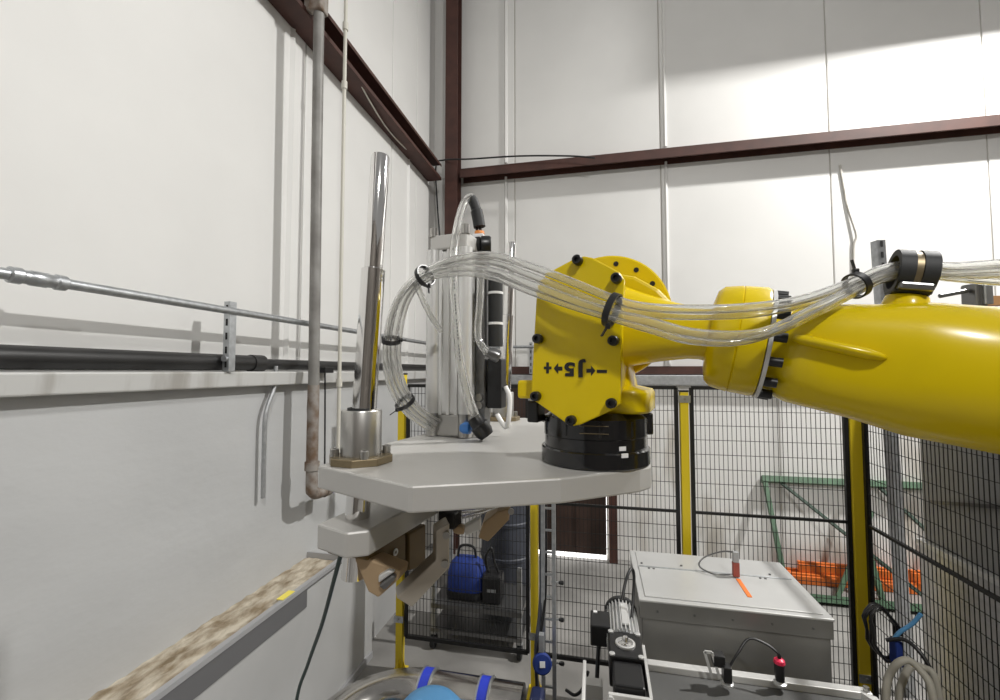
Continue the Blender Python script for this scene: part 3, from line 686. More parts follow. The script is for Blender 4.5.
# ================================================================== SAFETY FENCE
YF, XFR = 3.39, 1.685
ZB, ZM, ZP = .28, 1.40, 2.28
def fence_post(x, y, top, label, m='fence_yellow', hw=.028):
    t = thing('fence_post', label, 'post', (x, y, 0), 'yellow fence posts')
    bm = new(); bx(bm, x - hw, x + hw, y - .028, y + .028, .01, top); obj('upright', bm, m, t, bevel=.004)
    bm = new(); bx(bm, x - .03, x + .03, y - .03, y + .03, top, top + .012); obj('cap', bm, 'black', t)
    bm = new(); bx(bm, x - .05, x + .05, y - .10, y + .06, 0, .012); prism(bm, [(x - .004, y - .028, .012), (x - .004, y - .09, .012), (x - .004, y - .028, .12)], (.008, 0, 0)); prism(bm, [(x + .028, y - .004, .012), (x + .055, y - .004, .012), (x + .028, y - .004, .10)], (0, .008, 0)); obj('foot', bm, m, t)
    for z in (.42, 2.2):
        bm = new(); bx(bm, x - .04, x + .04, y - .036, y - .028, z - .025, z + .025); obj('clip', bm, 'galv', t)
        bm = new(); cyl(bm, (x, y - .036, z), (x, y - .046, z), .009, 8); obj('clip_bolt', bm, 'steel', t)
    return t
def fence_panel(p, q, label, zb=ZB, zm=ZM, zp=ZP):
    p = Vector((*p, 0)); q = Vector((*q, 0)); d = (q - p).normalized(); n = Vector((-d.y, d.x, 0)); L = (q - p).length
    t = thing('safety_fence', label, 'fence', (p + q) / 2 + UP * zb, 'black mesh fence panels')
    f = .026
    for a_, b_, nm in (((0, zb), (0, zp), 'stile'), ((L, zb), (L, zp), 'stile'), ((0, zb), (L, zb), 'rail'), ((0, zp), (L, zp), 'rail'), ((0, zm), (L, zm), 'rail')):
        f = .018 if a_[1] == zm else .026
        bm = new(); bar(bm, p + d * a_[0] + UP * a_[1], p + d * b_[0] + UP * b_[1], f, f, ref=n); obj(nm, bm, 'fence_black', t)
    bm = new(); k = int(L / .0285); w = .0034
    for i in range(1, k):
        c = p + d * (L * i / k); box(bm, c + UP * ((zb + zp) / 2), (w, w, zp - zb), (d, n, UP))
    z = zb + .1
    while z < zp - .03:
        box(bm, (p + q) / 2 + UP * z + n * .003, (L, w, w), (d, n, UP)); z += .102
    o = obj('wire_mesh', bm, 'fence_black', t); o['kind'] = 'stuff'
PXS = [-1.555, -.465, .62, XFR]
fence_post(PXS[0], YF, 2.37, 'leftmost yellow fence post near the left wall')
fence_post(PXS[1], YF, 2.25, 'yellow fence post standing just right of the gripper jaws')
fence_post(PXS[2], YF, 2.25, 'yellow fence post behind the steel hopper lid')
fence_post(PXS[3], YF, 2.25, 'yellow corner fence post below the forearm', hw=.036)
g = .052
fence_panel((PXS[0] + g, YF), (PXS[1] - g, YF), 'black mesh fence panel between the two left posts, in front of the cart')
fence_panel((PXS[1] + g, YF), (PXS[2] - g, YF), 'black mesh fence panel in front of the brown door')
fence_panel((PXS[2] + g, YF), (PXS[3] - g, YF), 'black mesh fence panel before the green rack, behind the hopper')
fence_panel((XFR + .035, YF - g), (XFR + .035, 2.33), 'black mesh fence panel turning the corner in front of the grey cabinet')

# ================================================================== STEEL HOPPER
ht = CH - 1.2
hfl, hfr = onz(643, 601, ht), onz(830, 617, ht); hbl, hbr = onz(628, 551.5, ht), onz(779, 561, ht)
hx0, hx1 = (hfl.x + hbl.x) / 2, (hfr.x + hbr.x) / 2; hy0, hy1 = (hfl.y + hfr.y) / 2, min((hbl.y + hbr.y) / 2, YF - .1)
hop = thing('steel_hopper', 'big stainless steel bin with flat hinged lid in front of the fence', 'bin', ((hx0 + hx1) / 2, (hy0 + hy1) / 2, 0))
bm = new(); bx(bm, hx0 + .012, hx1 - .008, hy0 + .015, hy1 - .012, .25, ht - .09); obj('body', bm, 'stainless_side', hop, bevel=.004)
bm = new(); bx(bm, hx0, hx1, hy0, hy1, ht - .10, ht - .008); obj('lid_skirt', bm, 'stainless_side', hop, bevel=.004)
bm = new(); bx(bm, hx0 - .004, hx1 + .004, hy0 - .004, hy1 + .004, ht - .012, ht); lid = obj('lid', bm, 'stainless', hop, bevel=.004)
ym = hy0 + (hy1 - hy0) * .62
bm = new(); bx(bm, hx0 + .03, hx1 - .03, hy0 + .03, ym - .01, ht, ht + .006); obj('lid_panel', bm, 'stainless', lid, bevel=.003)
bm = new(); bx(bm, hx0 + .03, hx1 - .03, ym, hy1 - .02, ht, ht + .004); obj('lid_panel', bm, 'stainless', lid, bevel=.003)
bm = new(); cyl(bm, (hx0 + .03, ym - .005, ht + .006), (hx1 - .03, ym - .005, ht + .006), .006, 8); obj('hinge', bm, 'galv', lid)
for fx, fy in ((.1, .58), (.13, .58), (.78, .58), (.81, .58), (.06, .68), (.86, .68), (.32, .70)):
    c = Vector((hx0 + (hx1 - hx0) * fx, hy0 + (hy1 - hy0) * fy, ht + .006)); bm = new(); cyl(bm, c, c + UP * .004, .007, 8); obj('rivet', bm, 'steel_dark', lid)
for fx in (.1, .3, .5, .7, .9):
    c = Vector((hx0 + (hx1 - hx0) * fx, hy0, ht - .055)); bm = new(); cyl(bm, c, c - Vector((0, .003, 0)), .006, 8); obj('rivet', bm, 'steel_dark', lid)
for ix in (hx0 + .06, hx1 - .06):
    for iy in (hy0 + .06, hy1 - .06):
        bm = new(); bx(bm, ix - .03, ix + .03, iy - .03, iy + .03, 0, .26); obj('leg', bm, 'stainless_side', hop)
bm = new(); a_, b_ = onz(738, 579, ht + .008), onz(750, 597, ht + .008); bar(bm, a_, b_, .022, .003, ref=(0, 0, 1)); obj('orange_strip', bm, 'orange', hop, label='orange tape strip')
c = onz(736, 577, ht + .006)
sw = thing('safety_switch', 'small red safety switch with grey cable on the bin lid', 'switch', c)
bm = new(); box(bm, c + UP * .045, (.035, .03, .08)); obj('red_block', bm, 'red_dark', sw, bevel=.003)
bm = new(); box(bm, c + UP * .115, (.03, .026, .06)); obj('grey_block', bm, 'galv_dull', sw, bevel=.003)
bm = new(); tube(bm, [c + UP * .14, c + Vector((-.06, .05, .12)), c + Vector((-.16, .06, .07)), c + Vector((-.19, .03, .03)), c + Vector((-.12, -.01, .01)), c + Vector((-.03, 0, .012))], .005, 6); obj('cable', bm, 'steel_dark', sw, smooth=60)
c0 = at(626, 560, 2.6)
bm = new(); tube(bm, [at(622, 600, 2.3), at(626, 580, 2.35), at(631, 569, 2.4), at(634, 575, 2.4), at(633, 600, 2.35), at(630, 640, 2.25)], .008, 8)
tag(obj('motor_cable', bm, 'black', smooth=60), 'black cable looping up behind the gear motor', 'cable')

# ================================================================== CONVEYOR
cz = .98
ca, cb_ = onz(642, 657, cz), onz(868, 688, cz)
cyb = (ca.y + cb_.y) / 2; cx0_, cx1_ = ca.x + .02, cb_.x
conv = thing('conveyor', 'grey belt conveyor with pale steel side rail at the bottom right', 'conveyor', ((cx0_ + cx1_) / 2, cyb - .3, 0))
bm = new(); bx(bm, cx0_, cx1_, cyb - .045, cyb, cz - .12, cz); obj('side_rail', bm, 'rail_light', conv, bevel=.004)
bm = new(); bx(bm, cx0_, cx1_ - .02, cyb - .75, cyb - .045, cz - .06, cz - .03); obj('belt', bm, 'belt', conv)
bm = new(); bx(bm, cx0_, cx1_, cyb - .80, cyb - .75, cz - .12, cz); obj('side_rail', bm, 'rail_light', conv, bevel=.004)
bm = new(); prism(bm, [(cx1_ - .05, cyb - .04, cz - .12), (cx1_ + .005, cyb - .06, cz - .12), (cx1_ + .005, cyb - .8, cz - .12), (cx1_ - .02, cyb - .8, cz - .12), (cx1_ - .02, cyb - .1, cz - .12)], (0, 0, .122)); obj('end_rail', bm, 'rail_light', conv, bevel=.003)
bm = new(); c = Vector((cx1_ - .02, cyb - .03, cz)); cyl(bm, c, c + UP * .02, .012, 6); obj('bolt', bm, 'steel', conv)
for ix in (cx0_ + .05, cx1_ - .05):
    for iy in (cyb - .03, cyb - .77):
        bm = new(); bx(bm, ix - .025, ix + .025, iy - .025, iy + .025, 0, cz - .12); obj('leg', bm, 'rail_light', conv)
# photo sensors on the rail
def sensor(px, py, label, top, red=False):
    c = onz(px, py, cz); t = thing('photo_sensor', label, 'sensor', c)
    bm = new(); lathe(bm, c, UP, [(0, .028), (.008, .028), (.012, .018), (.016, .016)], 16); obj('base', bm, 'alu_light', t, smooth=40)
    if red:
        bm = new(); lathe(bm, c + UP * .016, UP, [(0, .019), (.07, .022), (.074, .020)], 18); obj('body', bm, 'black', t, smooth=40)
        bm = new(); lathe(bm, c + UP * .09, UP, [(0, .021), (.004, .024), (.016, .022), (.024, .012)], 18); obj('red_cap', bm, 'red', t, smooth=40, label='pinkish red lens cap')
        bm = new(); cyl(bm, c + UP * .11, c + UP * .13, .008, 10); obj('plug', bm, 'black', t)
    else:
        bm = new(); box(bm, c + Vector((0, 0, .05)), (.035, .05, .07)); obj('body', bm, 'black', t, bevel=.005)
        bm = new(); box(bm, c + Vector((-.03, .02, .095)), (.05, .05, .05)); obj('head', bm, 'black', t, bevel=.005)
        for dx, dz in ((-.062, 0), (-.03, 0)):
            bm = new(); bar(bm, c + Vector((dx - .03, .0, .13)), c + Vector((dx, .0, .02)), .006, .012); obj('bracket_arm', bm, 'alu_light', t)
        bm = new(); bar(bm, c + Vector((-.092, 0, .13)), c + Vector((-.06, 0, .13)), .006, .012); obj('bracket_arm', bm, 'alu_light', t)
    return c
s1 = sensor(727, 684, 'black photo sensor on angled bracket clipped to the conveyor rail', 0)
s2 = sensor(780, 684, 'black sensor with pinkish red cap on the conveyor rail', 0, True)
bm = new(); tube(bm, [s1 + Vector((.02, .02, .07)), s1 + Vector((.06, .04, .12)), (s1 + s2) / 2 + Vector((.0, .05, .17)), s2 + Vector((-.05, .02, .16)), s2 + Vector((-.005, 0, .135)), s2 + UP * .115], .006, 8)
tag(obj('sensor_cable', bm, 'black', smooth=60), 'thin black cable arching between the two conveyor sensors', 'cable')

# ================================================================== GEAR MOTOR (axis level, pointing away from the viewer)
gx = (onz(625, 650, 1.1).x)
g0 = onz(626, 690, 1.06).y; Zm = 1.08
mot = thing('gear_motor', 'silver finned gear motor with black gearbox at the conveyor end', 'motor', (gx, g0, .98))
def my(px, py, z=Zm + .06): return onz(px, py, z).y
yA, yB, yC, yD = my(628, 684), my(627, 659), my(624, 633), my(620, 603)
bm = new(); bx(bm, gx - .062, gx + .062, yA, yB, Zm - .07, Zm + .05); obj('lower_gearbox', bm, 'black', mot, bevel=.008)
bm = new(); bx(bm, gx - .075, gx + .075, yB, yC, Zm - .07, Zm + .065); gb = obj('gearbox', bm, 'black', mot, bevel=.008)
c = Vector((gx, (yB + yC) / 2, Zm + .065))
bm = new(); pipe_lathe(bm, c, UP, [(0, .032), (0, .045), (.008, .044), (.010, .034)], 28); obj('shaft_ring', bm, 'alu_light', gb, smooth=40)
bm = new(); lathe(bm, c, UP, [(0, .03), (.006, .028), (.008, .014), (.03, .013), (.034, .010)], 20); obj('shaft', bm, 'chrome', gb, smooth=40)
for i in (-1, 1):
    for yy in (yB + .012, yC - .012):
        bm = new(); lathe(bm, (gx + i * .062, yy, Zm + .065), UP, [(0, .013), (.006, .013), (.007, .006)], 12); obj('screw', bm, 'alu_light', gb, smooth=40)
RM = .074
bm = new(); cyl(bm, (gx, yC, Zm), (gx, yD, Zm), RM - .006, 28); mb = obj('motor_body', bm, 'galv_dull', mot, smooth=40)
for k in range(26):
    t = 2 * PI * k / 26; d = Vector((math.cos(t), 0, math.sin(t)))
    bm = new(); box(bm, Vector((gx, (yC + yD) / 2, Zm)) + d * RM, (.016, .005, abs(yD - yC)), (d, d.cross(Vector((0, 1, 0))), Vector((0, 1, 0)))); obj('fin', bm, 'alu_light', mb)
bm = new(); box(bm, (gx + .01, (yC + yD) / 2, Zm + RM + .006), (.03, abs(yD - yC) * .7, .008)); obj('name_plate', bm, 'alu_light', mb)
bm = new(); lathe(bm, (gx, yD, Zm), (0, 1, 0), [(0, RM + .012), (.03, RM + .012), (.045, RM), (.05, RM * .7)], 28); obj('fan_cover', bm, 'black_rubber', mot, smooth=40)
bm = new(); bx(bm, gx - .16, gx - .06, yC + .05, yC + .20, Zm - .05, Zm + .05); obj('terminal_box', bm, 'black', mot, bevel=.006)
bm = new(); bx(bm, gx - .145, gx - .125, yC + .17, yC + .185, Zm + .05, Zm + .055); obj('label', bm, 'white_plastic', mot)
bm = new(); tube(bm, [(gx - .12, yC + .06, Zm - .05), (gx - .13, yC + .02, Zm - .2), (gx - .14, yC, Zm - .45)], .01, 8); obj('motor_lead', bm, 'black', mot, smooth=60)
# motor bracket
mbk = thing('motor_bracket', 'pale steel bracket plates holding the gear motor', 'bracket', (gx, yA, .5))
bm = new(); bx(bm, gx - .085, gx + .085, yA - .03, yA - .012, Zm - .4, Zm + .03); obj('front_plate', bm, 'rail_light', mbk, bevel=.004)
bm = new(); prism(bm, [(gx + .075, yA - .02, Zm + .03), (gx + .075, yB + .12, Zm + .06), (gx + .075, yB + .12, Zm - .1), (gx + .075, yA - .02, Zm - .4)], (.012, 0, 0)); obj('side_plate', bm, 'rail_light', mbk)
for i in (-1, 1):
    bm = new(); c = Vector((gx + i * .075, yA - .03, Zm + .015)); cyl(bm, c, c - Vector((0, .012, 0)), .013, 6); obj('bolt', bm, 'alu_light', mbk)
bm = new(); bx(bm, gx - .19, gx - .175, yA - .2, yA + .18, .1, Zm + .02); obj('guard_plate', bm, 'rail_light', mbk, bevel=.004)
bm = new(); bx(bm, gx - .175, gx - .105, yA + .08, yA + .13, .1, Zm - .02); obj('guard_post', bm, 'stainless_side', mbk)
bm = new(); bx(bm, gx - .20, gx + .09, yA - .2, yA - .03, .0, .1); obj('foot', bm, 'rail_light', mbk)

# ================================================================== ALUMINIUM POST WITH CABLES AND BLUE BUTTON
ax = at(551, 600, 2.9)
ap = thing('aluminium_post', 'slim aluminium ladder post with cross ties beside the yellow fence post', 'post', (ax.x, ax.y, 0))
for dx in (-.05, .02):
    bm = new(); bx(bm, ax.x + dx - .012, ax.x + dx + .012, ax.y - .015, ax.y + .015, 0, 1.75); obj('rail', bm, 'galv', ap)
for k in range(11):
    z = .25 + k * .14
    bm = new(); bx(bm, ax.x - .05, ax.x + .02, ax.y - .006, ax.y + .006, z - .006, z + .006); obj('cross_tie', bm, 'galv', ap)
for z in (.55, .82, 1.05):
    c = Vector((ax.x + .05, ax.y - .01, z)); bm = new(); lathe(bm, c, (1, 0, 0), [(0, .008), (.012, .013), (.03, .013), (.034, .006)], 12); obj('knob', bm, 'black', ap, smooth=40)
    bm = new(); bar(bm, (ax.x, ax.y - .01, z), c, .008, .008); obj('knob_stem', bm, 'galv', ap)
c = at(542, 663, 2.75)
bt = thing('push_button_box', 'round blue box with white square face hanging beside the yellow post', 'button box', c)
bm = new(); lathe(bm, c, -FW + UP * .3, [(-.03, .04), (.0, .058), (.02, .058), (.028, .05)], 28); obj('housing', bm, 'bag_blue', bt, smooth=40)
nb = (-FW + UP * .3).normalized(); a_, b_, c_ = frame(nb)
bm = new(); box(bm, c + nb * .03, (.004, .032, .032), (a_, b_, c_)); obj('face', bm, 'white_plastic', bt)
bm = new(); bar(bm, c + UP * .06 + FW * .02, c + UP * .16 + FW * .02, .04, .03); obj('neck', bm, 'galv_dull', bt)
for i, (pts, r, m_, lb) in enumerate((
    ([at(541, 505, 3.0), at(542, 560, 2.95), at(540, 610, 2.9), at(536, 650, 2.85), at(538, 690, 2.8), at(545, 730, 2.7)], .012, 'drum_dark', 'dark blue-grey cable running down beside the yellow fence post'),
    ([at(546, 505, 3.0), at(546, 560, 2.95), at(545, 600, 2.9), at(541, 630, 2.85), at(536, 665, 2.8), at(540, 720, 2.7)], .009, 'black', 'thin black cable running down beside the blue button box'),
    ([at(566, 690, 2.7), at(575, 695, 2.65), at(583, 688, 2.6), at(588, 672, 2.55)], .009, 'black', 'short black cable curving up to the motor bracket'),)):
    bm = new(); tube(bm, pts, r, 8); tag(obj('post_cable', bm, m_, smooth=60), lb, 'cable')

# ================================================================== STEEL DUCT ELBOW AND VALVE AT THE BOTTOM LEFT
dz = .53; DR = .13
dc = [onz(530, 712, dz), onz(485, 706, dz), onz(440, 700, dz)]
yd = onz(470, 703, dz).y
xa, xb = onz(522, 715, dz).x, onz(425, 700, dz).x
duct = thing('steel_duct', 'polished steel duct elbow lying near the floor in front of the fence', 'duct', (xb, yd, 0))
pts = [Vector((xa, yd, dz)), Vector((xb, yd, dz))]
RB = .40
arc = [Vector((xb - RB * math.sin(t), yd - RB * (1 - math.cos(t)), dz)) for t in [PI / 2 * i / 12 for i in range(1, 13)]]
bm = new(); tube(bm, [pts[0] + (pts[1] - pts[0]) * (i / 6) for i in range(7)] + arc + [arc[-1] - Vector((0, .15 * k, 0)) for k in (1, 2, 3)], DR, 32, smooth=False); obj('elbow_pipe', bm, 'stainless_duct', duct, smooth=60)
for fx in (.25, .62): pass
for px in (424, 486):
    x = onz(px, 703, dz).x
    bm = new(); pipe_lathe(bm, (x - .028, yd, dz), (1, 0, 0), [(0, DR + .001), (0, DR + .006), (.056, DR + .006), (.056, DR + .001)], 40); cl = obj('blue_clamp', bm, 'clamp_blue', duct, smooth=40)
    for o_ in (-.036, .028):
        bm = new(); pipe_lathe(bm, (x + o_, yd, dz), (1, 0, 0), [(0, DR + .001), (0, DR + .012), (.009, DR + .012), (.009, DR + .001)], 40); obj('clamp_edge', bm, 'galv', cl, smooth=40)
for x in (xa + .06, xb - .05):
    bm = new(); bx(bm, x - .03, x + .03, yd - .03, yd + .03, 0, dz - DR + .01); obj('leg', bm, 'galv_dull', duct)
vc = onz(428, 720, .56); vc = Vector((onz(430, 700, .62).x, yd - .34, 0))
vc = at(430, 704, 2.2)
val = thing('blue_valve', 'light blue dome cover in front of the steel duct', 'valve', (vc.x, vc.y, 0))
bm = new(); lathe(bm, vc - UP * .10, UP, [(0, .17), (.03, .175), (.06, .165), (.10, .13), (.118, .08), (.124, .02)], 36); obj('dome', bm, 'valve_blue', val, smooth=50)
bm = new(); cyl(bm, (vc.x, vc.y, 0), vc - UP * .1, .06, 18); obj('stem', bm, 'galv_dull', val, smooth=40)
bm = new(); c = vc + UP * .012 - FW * .05; bar(bm, c, c + UP * .02 + RT * .012, .006, .01); obj('knob', bm, 'black', val)
bm = new(); a_ = at(525, 690, 2.6); bx(bm, a_.x + .03, a_.x + .11, a_.y - .06, a_.y + .06, 0, .58)
tag(obj('blue_pump', bm, 'navy', bevel=.02), 'dark blue casing at the right end of the steel duct', 'pump')

# ================================================================== BEHIND THE FENCE
# drum
dcn = onz(512, 598, 0); dcn = Vector((onz(508, 585, 0).x, onz(508, 585, 0).y, 0))
drum = thing('plastic_drum', 'dark blue-grey drum behind the fence in front of the brown door', 'drum', dcn)
bm = new(); lathe(bm, dcn, UP, [(.0, .24), (.03, .29), (.35, .30), (.36, .31), (.39, .31), (.40, .30), (.72, .30), (.73, .31), (.76, .31), (.77, .30), (1.05, .29), (1.08, .26)], 40); obj('shell', bm, 'drum_dark', drum, smooth=40)
bm = new(); pipe_lathe(bm, dcn + UP * 1.06, UP, [(0, .28), (0, .30), (.03, .30), (.03, .28)], 40); obj('rim', bm, 'black', drum, smooth=40)
# cart with blue tool bag
k0, k1 = onz(448, 640, 0), onz(500, 650, 0)
cy0 = 3.72; cxl, cxr = -1.42, -.62
cart = thing('cart', 'low wheeled steel cart behind the left fence panel', 'cart', ((cxl + cxr) / 2, cy0 + .25, 0))
bm = new(); bx(bm, cxl, cxr, cy0, cy0 + .5, .34, .38); obj('shelf', bm, 'steel_dark', cart)
bm = new(); bx(bm, cxl, cxr, cy0, cy0 + .5, .14, .17); obj('shelf', bm, 'steel_dark', cart)
for ix in (cxl + .02, cxr - .02):
    for iy in (cy0 + .02, cy0 + .48):
        bm = new(); bx(bm, ix - .018, ix + .018, iy - .018, iy + .018, .12, .86 if iy > cy0 + .1 else .74); obj('post', bm, 'galv_dull', cart)
        bm = new(); cyl(bm, (ix - .018, iy, .055), (ix + .018, iy, .055), .055, 18); obj('caster', bm, 'black_rubber', cart, smooth=40)
        bm = new(); bx(bm, ix - .026, ix - .02, iy - .02, iy + .02, .045, .125); bx(bm, ix - .026, ix + .026, iy - .02, iy + .02, .118, .126); obj('caster_fork', bm, 'galv_dull', cart)
bgc = Vector((-1.16, cy0 + .22, .38))
bag = thing('tool_bag', 'blue tool bag standing on the cart behind the fence', 'bag', bgc)
bm = new(); loft(bm, [ring(bgc + UP * z, Vector((1, 0, 0)), Vector((0, 1, 0)), a_, 28, b_, e=4) for z, a_, b_ in ((0.0, .16, .12), (.03, .17, .13), (.2, .165, .125), (.29, .14, .09), (.33, .10, .05))]); obj('body', bm, 'bag_blue', bag, smooth=50)
bm = new(); loft(bm, [ring(bgc + UP * z, Vector((1, 0, 0)), Vector((0, 1, 0)), a_, 28, b_, e=4) for z, a_, b_ in ((0.0, .165, .125), (.03, .176, .136), (.07, .176, .136))]); obj('base_trim', bm, 'black', bag, smooth=50)
bm = new(); tube(bm, [bgc + Vector((-.09, 0, .3)), bgc + Vector((-.06, 0, .42)), bgc + Vector((.06, 0, .42)), bgc + Vector((.09, 0, .3))], .012, 8); obj('handle', bm, 'black', bag, smooth=60)
c = Vector((-.90, cy0 + .16, .38))
ts = thing('test_case', 'small black case beside the blue tool bag', 'case', c)
bm = new(); box(bm, c + UP * .12, (.17, .16, .24)); obj('body', bm, 'black', ts, bevel=.02)
bm = new(); bx(bm, c.x - .04, c.x + .04, c.y - .083, c.y - .079, c.z + .10, c.z + .13); obj('badge', bm, 'galv', ts)
bm = new(); tube(bm, [c + Vector((-.05, 0, .24)), c + Vector((-.07, .0, .36)), c + Vector((-.02, 0, .45)), c + Vector((.01, 0, .33)), c + Vector((.05, 0, .24))], .012, 8); obj('handle', bm, 'black', ts, smooth=60)
# leaning green rack frame
rx0, rx1 = ony(763, 482, YB - .1).x, ony(763, 482, YB - .1).x + 1.75
rt = Vector((0, YB - .06, ony(830, 482, YB - .06).z)); rb = Vector((0, onz(830, 604, 0).y, .045))
rack = thing('rack_frame', 'green rack frame with cross braces leaning on the back wall', 'rack frame', ((rx0 + rx1) / 2, rb.y, 0))
ld = (rt - rb).normalized(); ln = ld.cross(Vector((1, 0, 0))).normalized()
def rp(x, t): return Vector((x, rb.y + (rt.y - rb.y) * t, rb.z + (rt.z - rb.z) * t))
for t_, hh in ((0, .09), (1, .07)):
    bm = new(); bar(bm, rp(rx0, t_), rp(rx1, t_), .07, hh, ref=ln); obj('rail', bm, 'rack_green', rack)
for x in (rx0 + .03, rx0 + .9, rx1 - .03):
    bm = new(); bar(bm, rp(x, 0), rp(x, 1), .045, .045, ref=ln); obj('strut', bm, 'rack_green', rack)
for a_, b_ in ((rx0 + .2, rx0 + 1.15),):
    bm = new(); bar(bm, rp(a_, .97), rp(b_ + .2, .03), .03, .03, ref=ln); obj('brace_or_shade', bm, 'dark_green', rack)
    bm = new(); bar(bm, rp(rx0 + .5, .03), rp(rx0 + 1.05, .75), .04, .035, ref=ln); obj('brace_or_shade', bm, 'rack_green', rack)
bm = new(); bar(bm, rp(rx0 + 1.2, .97), rp(rx0 + 1.6, .5), .03, .03, ref=ln); obj('brace_or_shade', bm, 'dark_green', rack)
oy = onz(850, 588, 0).y
for i, (dy, dz_, lb) in enumerate(((0, .06, 'orange steel beam on the floor nearest the green rack frame'), (.12, .06, 'orange steel beam on the floor nearest the back wall'), (.05, .175, 'orange steel beam lying on top of two others behind the rack frame'))):
    bm = new(); x0 = rx0 + .12 + .1 * i
    prism(bm, [(x0, oy + dy - .025, dz_ - .055), (x0, oy + dy + .025, dz_ - .055), (x0, oy + dy + .025, dz_ + .055), (x0, oy + dy - .012, dz_ + .055), (x0, oy + dy - .012, dz_ + .03), (x0, oy + dy - .025, dz_ + .03)], (1.55, 0, 0))
    tag(obj('rack_beam', bm, 'orange', bevel=.004), lb, 'beam', 'orange rack beams on the floor')
# tall galvanised strut behind the corner
p0, p1 = at(908, 640, 3.35), at(881, 240, 3.35)
t = thing('strut_post', 'tall slotted galvanised strut post behind the corner fence panel', 'post', (p0.x, p0.y, 0))
d = (p1 - p0).normalized(); pbot = p0 - d * (p0.z / d.z)
a_, b_, c_ = frame(d, -FW)
bm = new(); L = (p1 - pbot).length
mid = (pbot + p1) / 2
box(bm, mid - FW * .0, (L, .062, .005), (d, b_, c_)); 
for s_ in (-1, 1): box(bm, mid + b_ * (s_ * .03) + FW * .03, (L, .005, .06), (d, b_, c_))
obj('channel', bm, 'galv', t)
for k in range(6):
    q = p1 - d * (.03 + k * .085)
    if q.z < .1: break
    bm = new(); box(bm, q - FW * .004 - b_ * .0, (.045, .018, .003), (d, b_, c_)); obj('slot', bm, 'dark_slot', t)
# grey sensor lamp box on a rod, with wooden board behind
c = at(974, 296, 1.35)
fx_ = thing('sensor_box', 'small grey sensor box on a short rod seen above the robot forearm', 'sensor', c)
bm = new(); box(bm, c, (.034, .05, .075), (RT, FW, UP)); obj('housing', bm, 'steel_dark', fx_, bevel=.006)
bm = new(); box(bm, c + RT * .012 - FW * .028, (.025, .01, .06), (RT, FW, UP)); obj('lens', bm, 'galv', fx_, bevel=.003)
bm = new(); cyl(bm, at(940, 296, 1.35), at(966, 291, 1.35), .007, 10); obj('rod', bm, 'steel_dark', fx_)
ws = at(985, 301, 1.38); bm = new(); box(bm, ws + RT * .16, (.34, .02, .03), (RT, FW, UP)); obj('wood_strip', bm, 'wood', fx_)
pq = ws + RT * .31 + FW * .03
bm = new(); bx(bm, pq.x - .02, pq.x + .02, pq.y - .02, pq.y + .02, 0, ws.z + .05); obj('stand_pole', bm, 'galv_dull', fx_)
bm = new(); bx(bm, pq.x - .1, pq.x + .1, pq.y - .1, pq.y + .1, 0, .012); obj('stand_foot', bm, 'galv_dull', fx_)
# grey cabinet outside the right hand fence
cab = thing('machine_cabinet', 'tall dark grey metal cabinet with brushed lower panel right of the fence', 'cabinet', (2.3, 2.2, 0))
bm = new(); bx(bm, 1.985, 2.9, .2, 3.28, 1.36, 2.30); obj('upper_body', bm, 'cabinet_grey', cab, bevel=.006)
bm = new(); bx(bm, 1.955, 2.9, .2, 3.28, .0, 1.33); obj('lower_body', bm, 'cabinet_steel', cab, bevel=.01)
bm = new(); bx(bm, 1.945, 2.05, .2, 3.285, 1.33, 1.36); obj('top_edge', bm, 'alu_light', cab, bevel=.004)
bm = new(); bar(bm, (1.98, 3.15, 1.62), (1.98, 1.6, 1.98), .02, .07, ref=(1, 0, 0)); obj('brace_or_shade', bm, 'steel_dark', cab)  # dark bar stands in for a diagonal shadow across the upper panel
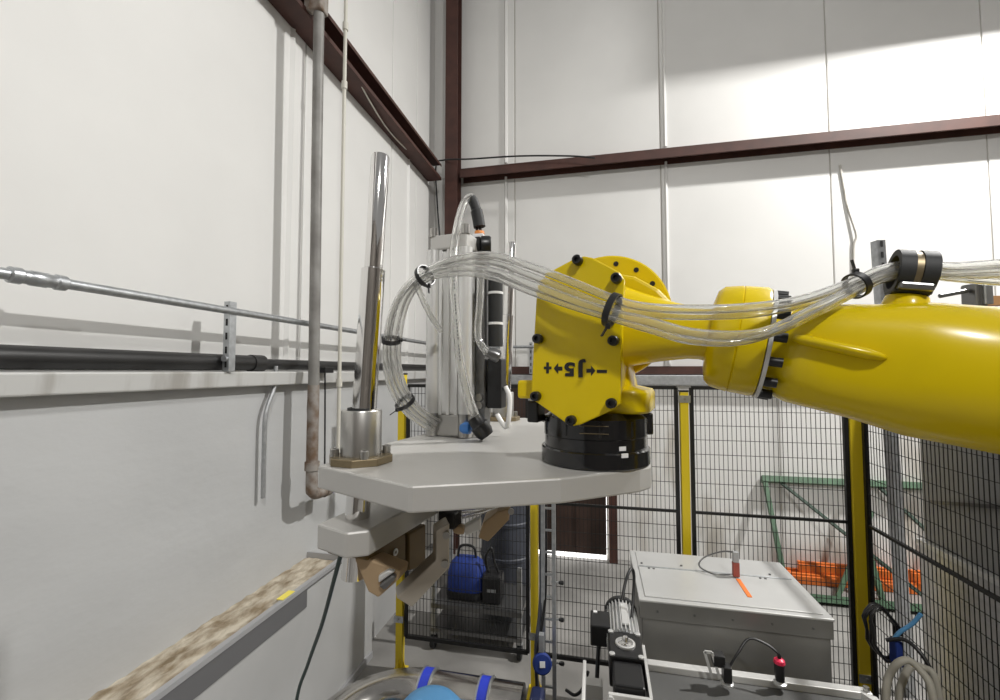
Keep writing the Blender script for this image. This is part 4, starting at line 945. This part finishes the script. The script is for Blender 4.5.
# coiled black cable and grey hoses on the corner
cc_ = at(887, 636, 2.42)
bm = new()
pts = []
for i in range(4 * 22):
    t_ = 2 * PI * i / 22; r1, r2 = .075 + .008 * math.sin(i * 1.7), .14 + .008 * math.cos(i * .9)
    pts.append(cc_ + RT * (r1 * math.cos(t_) + .03 * math.sin(t_)) + UP * (r2 * math.sin(t_)) - RT * (.10 * math.sin(t_) * .55) + FW * (.012 * math.sin(i * .37) + i * .0006))
tube(bm, pts, .0075, 6, smooth=False)
coil = tag(obj('cable_coil', bm, 'black', smooth=60), 'black cable coil hanging on the fence corner', 'cable')
bm = new(); box(bm, at(896, 652, 2.41), (.035, .05, .13), (RT, FW, UP)); obj('blue_wrap', bm, 'bag_blue', coil, bevel=.006)
bm = new(); tube(bm, [at(886, 640, 2.41), at(905, 640, 2.36), at(922, 655, 2.3), at(935, 680, 2.25), at(945, 720, 2.2)], .010, 8); tag(obj('cable', bm, 'black', smooth=60), 'black cable leading right from the coil', 'cable')
bm = new(); tube(bm, [at(893, 640, 2.4), at(900, 632, 2.38), at(912, 624, 2.35), at(921, 614, 2.32)], .010, 8); tag(obj('cord', bm, 'valve_blue', smooth=60), 'light blue cord tied above the grey hoses', 'cord')
for pts, lb in (([(888, 760, 2.15), (886, 695, 2.15), (892, 670, 2.18), (906, 660, 2.18), (920, 670, 2.15), (932, 692, 2.1), (940, 760, 2.05)], 'thick grey hose arching at the bottom right'), ([(900, 760, 2.24), (899, 700, 2.26), (903, 680, 2.26), (911, 667, 2.26), (924, 668, 2.24), (936, 682, 2.2), (948, 760, 2.15)], 'second grey hose arching behind the first at the bottom right')):
    bm = new(); tube(bm, [at(*p) for p in pts], .016, 12); tag(obj('grey_hose', bm, 'hose_grey', smooth=60), lb, 'hose')

# unseen box added above the view to shade the upper back wall
bm = new(); bx(bm, 3.1, 8.6, 4.8, 5.4, 7.06, 8.2)
blk = thing('shadow_blocker', 'unseen box added high near the back wall to shade its upper part', 'duct', (5.8, 5.1, 7.06))
obj('blocker_body', bm, 'galv_dull', blk)
for x in (3.3, 5.8, 8.4):
    bm = new(); bx(bm, x - .02, x + .02, 4.79, 5.42, 7.06, 8.22); obj('blocker_band', bm, 'galv_dull', blk)
    for y in (4.79, 5.41):
        bm = new(); cyl(bm, (x, y, 8.2), (x, y, 9.0), .008, 8); obj('blocker_rod', bm, 'galv_dull', blk)
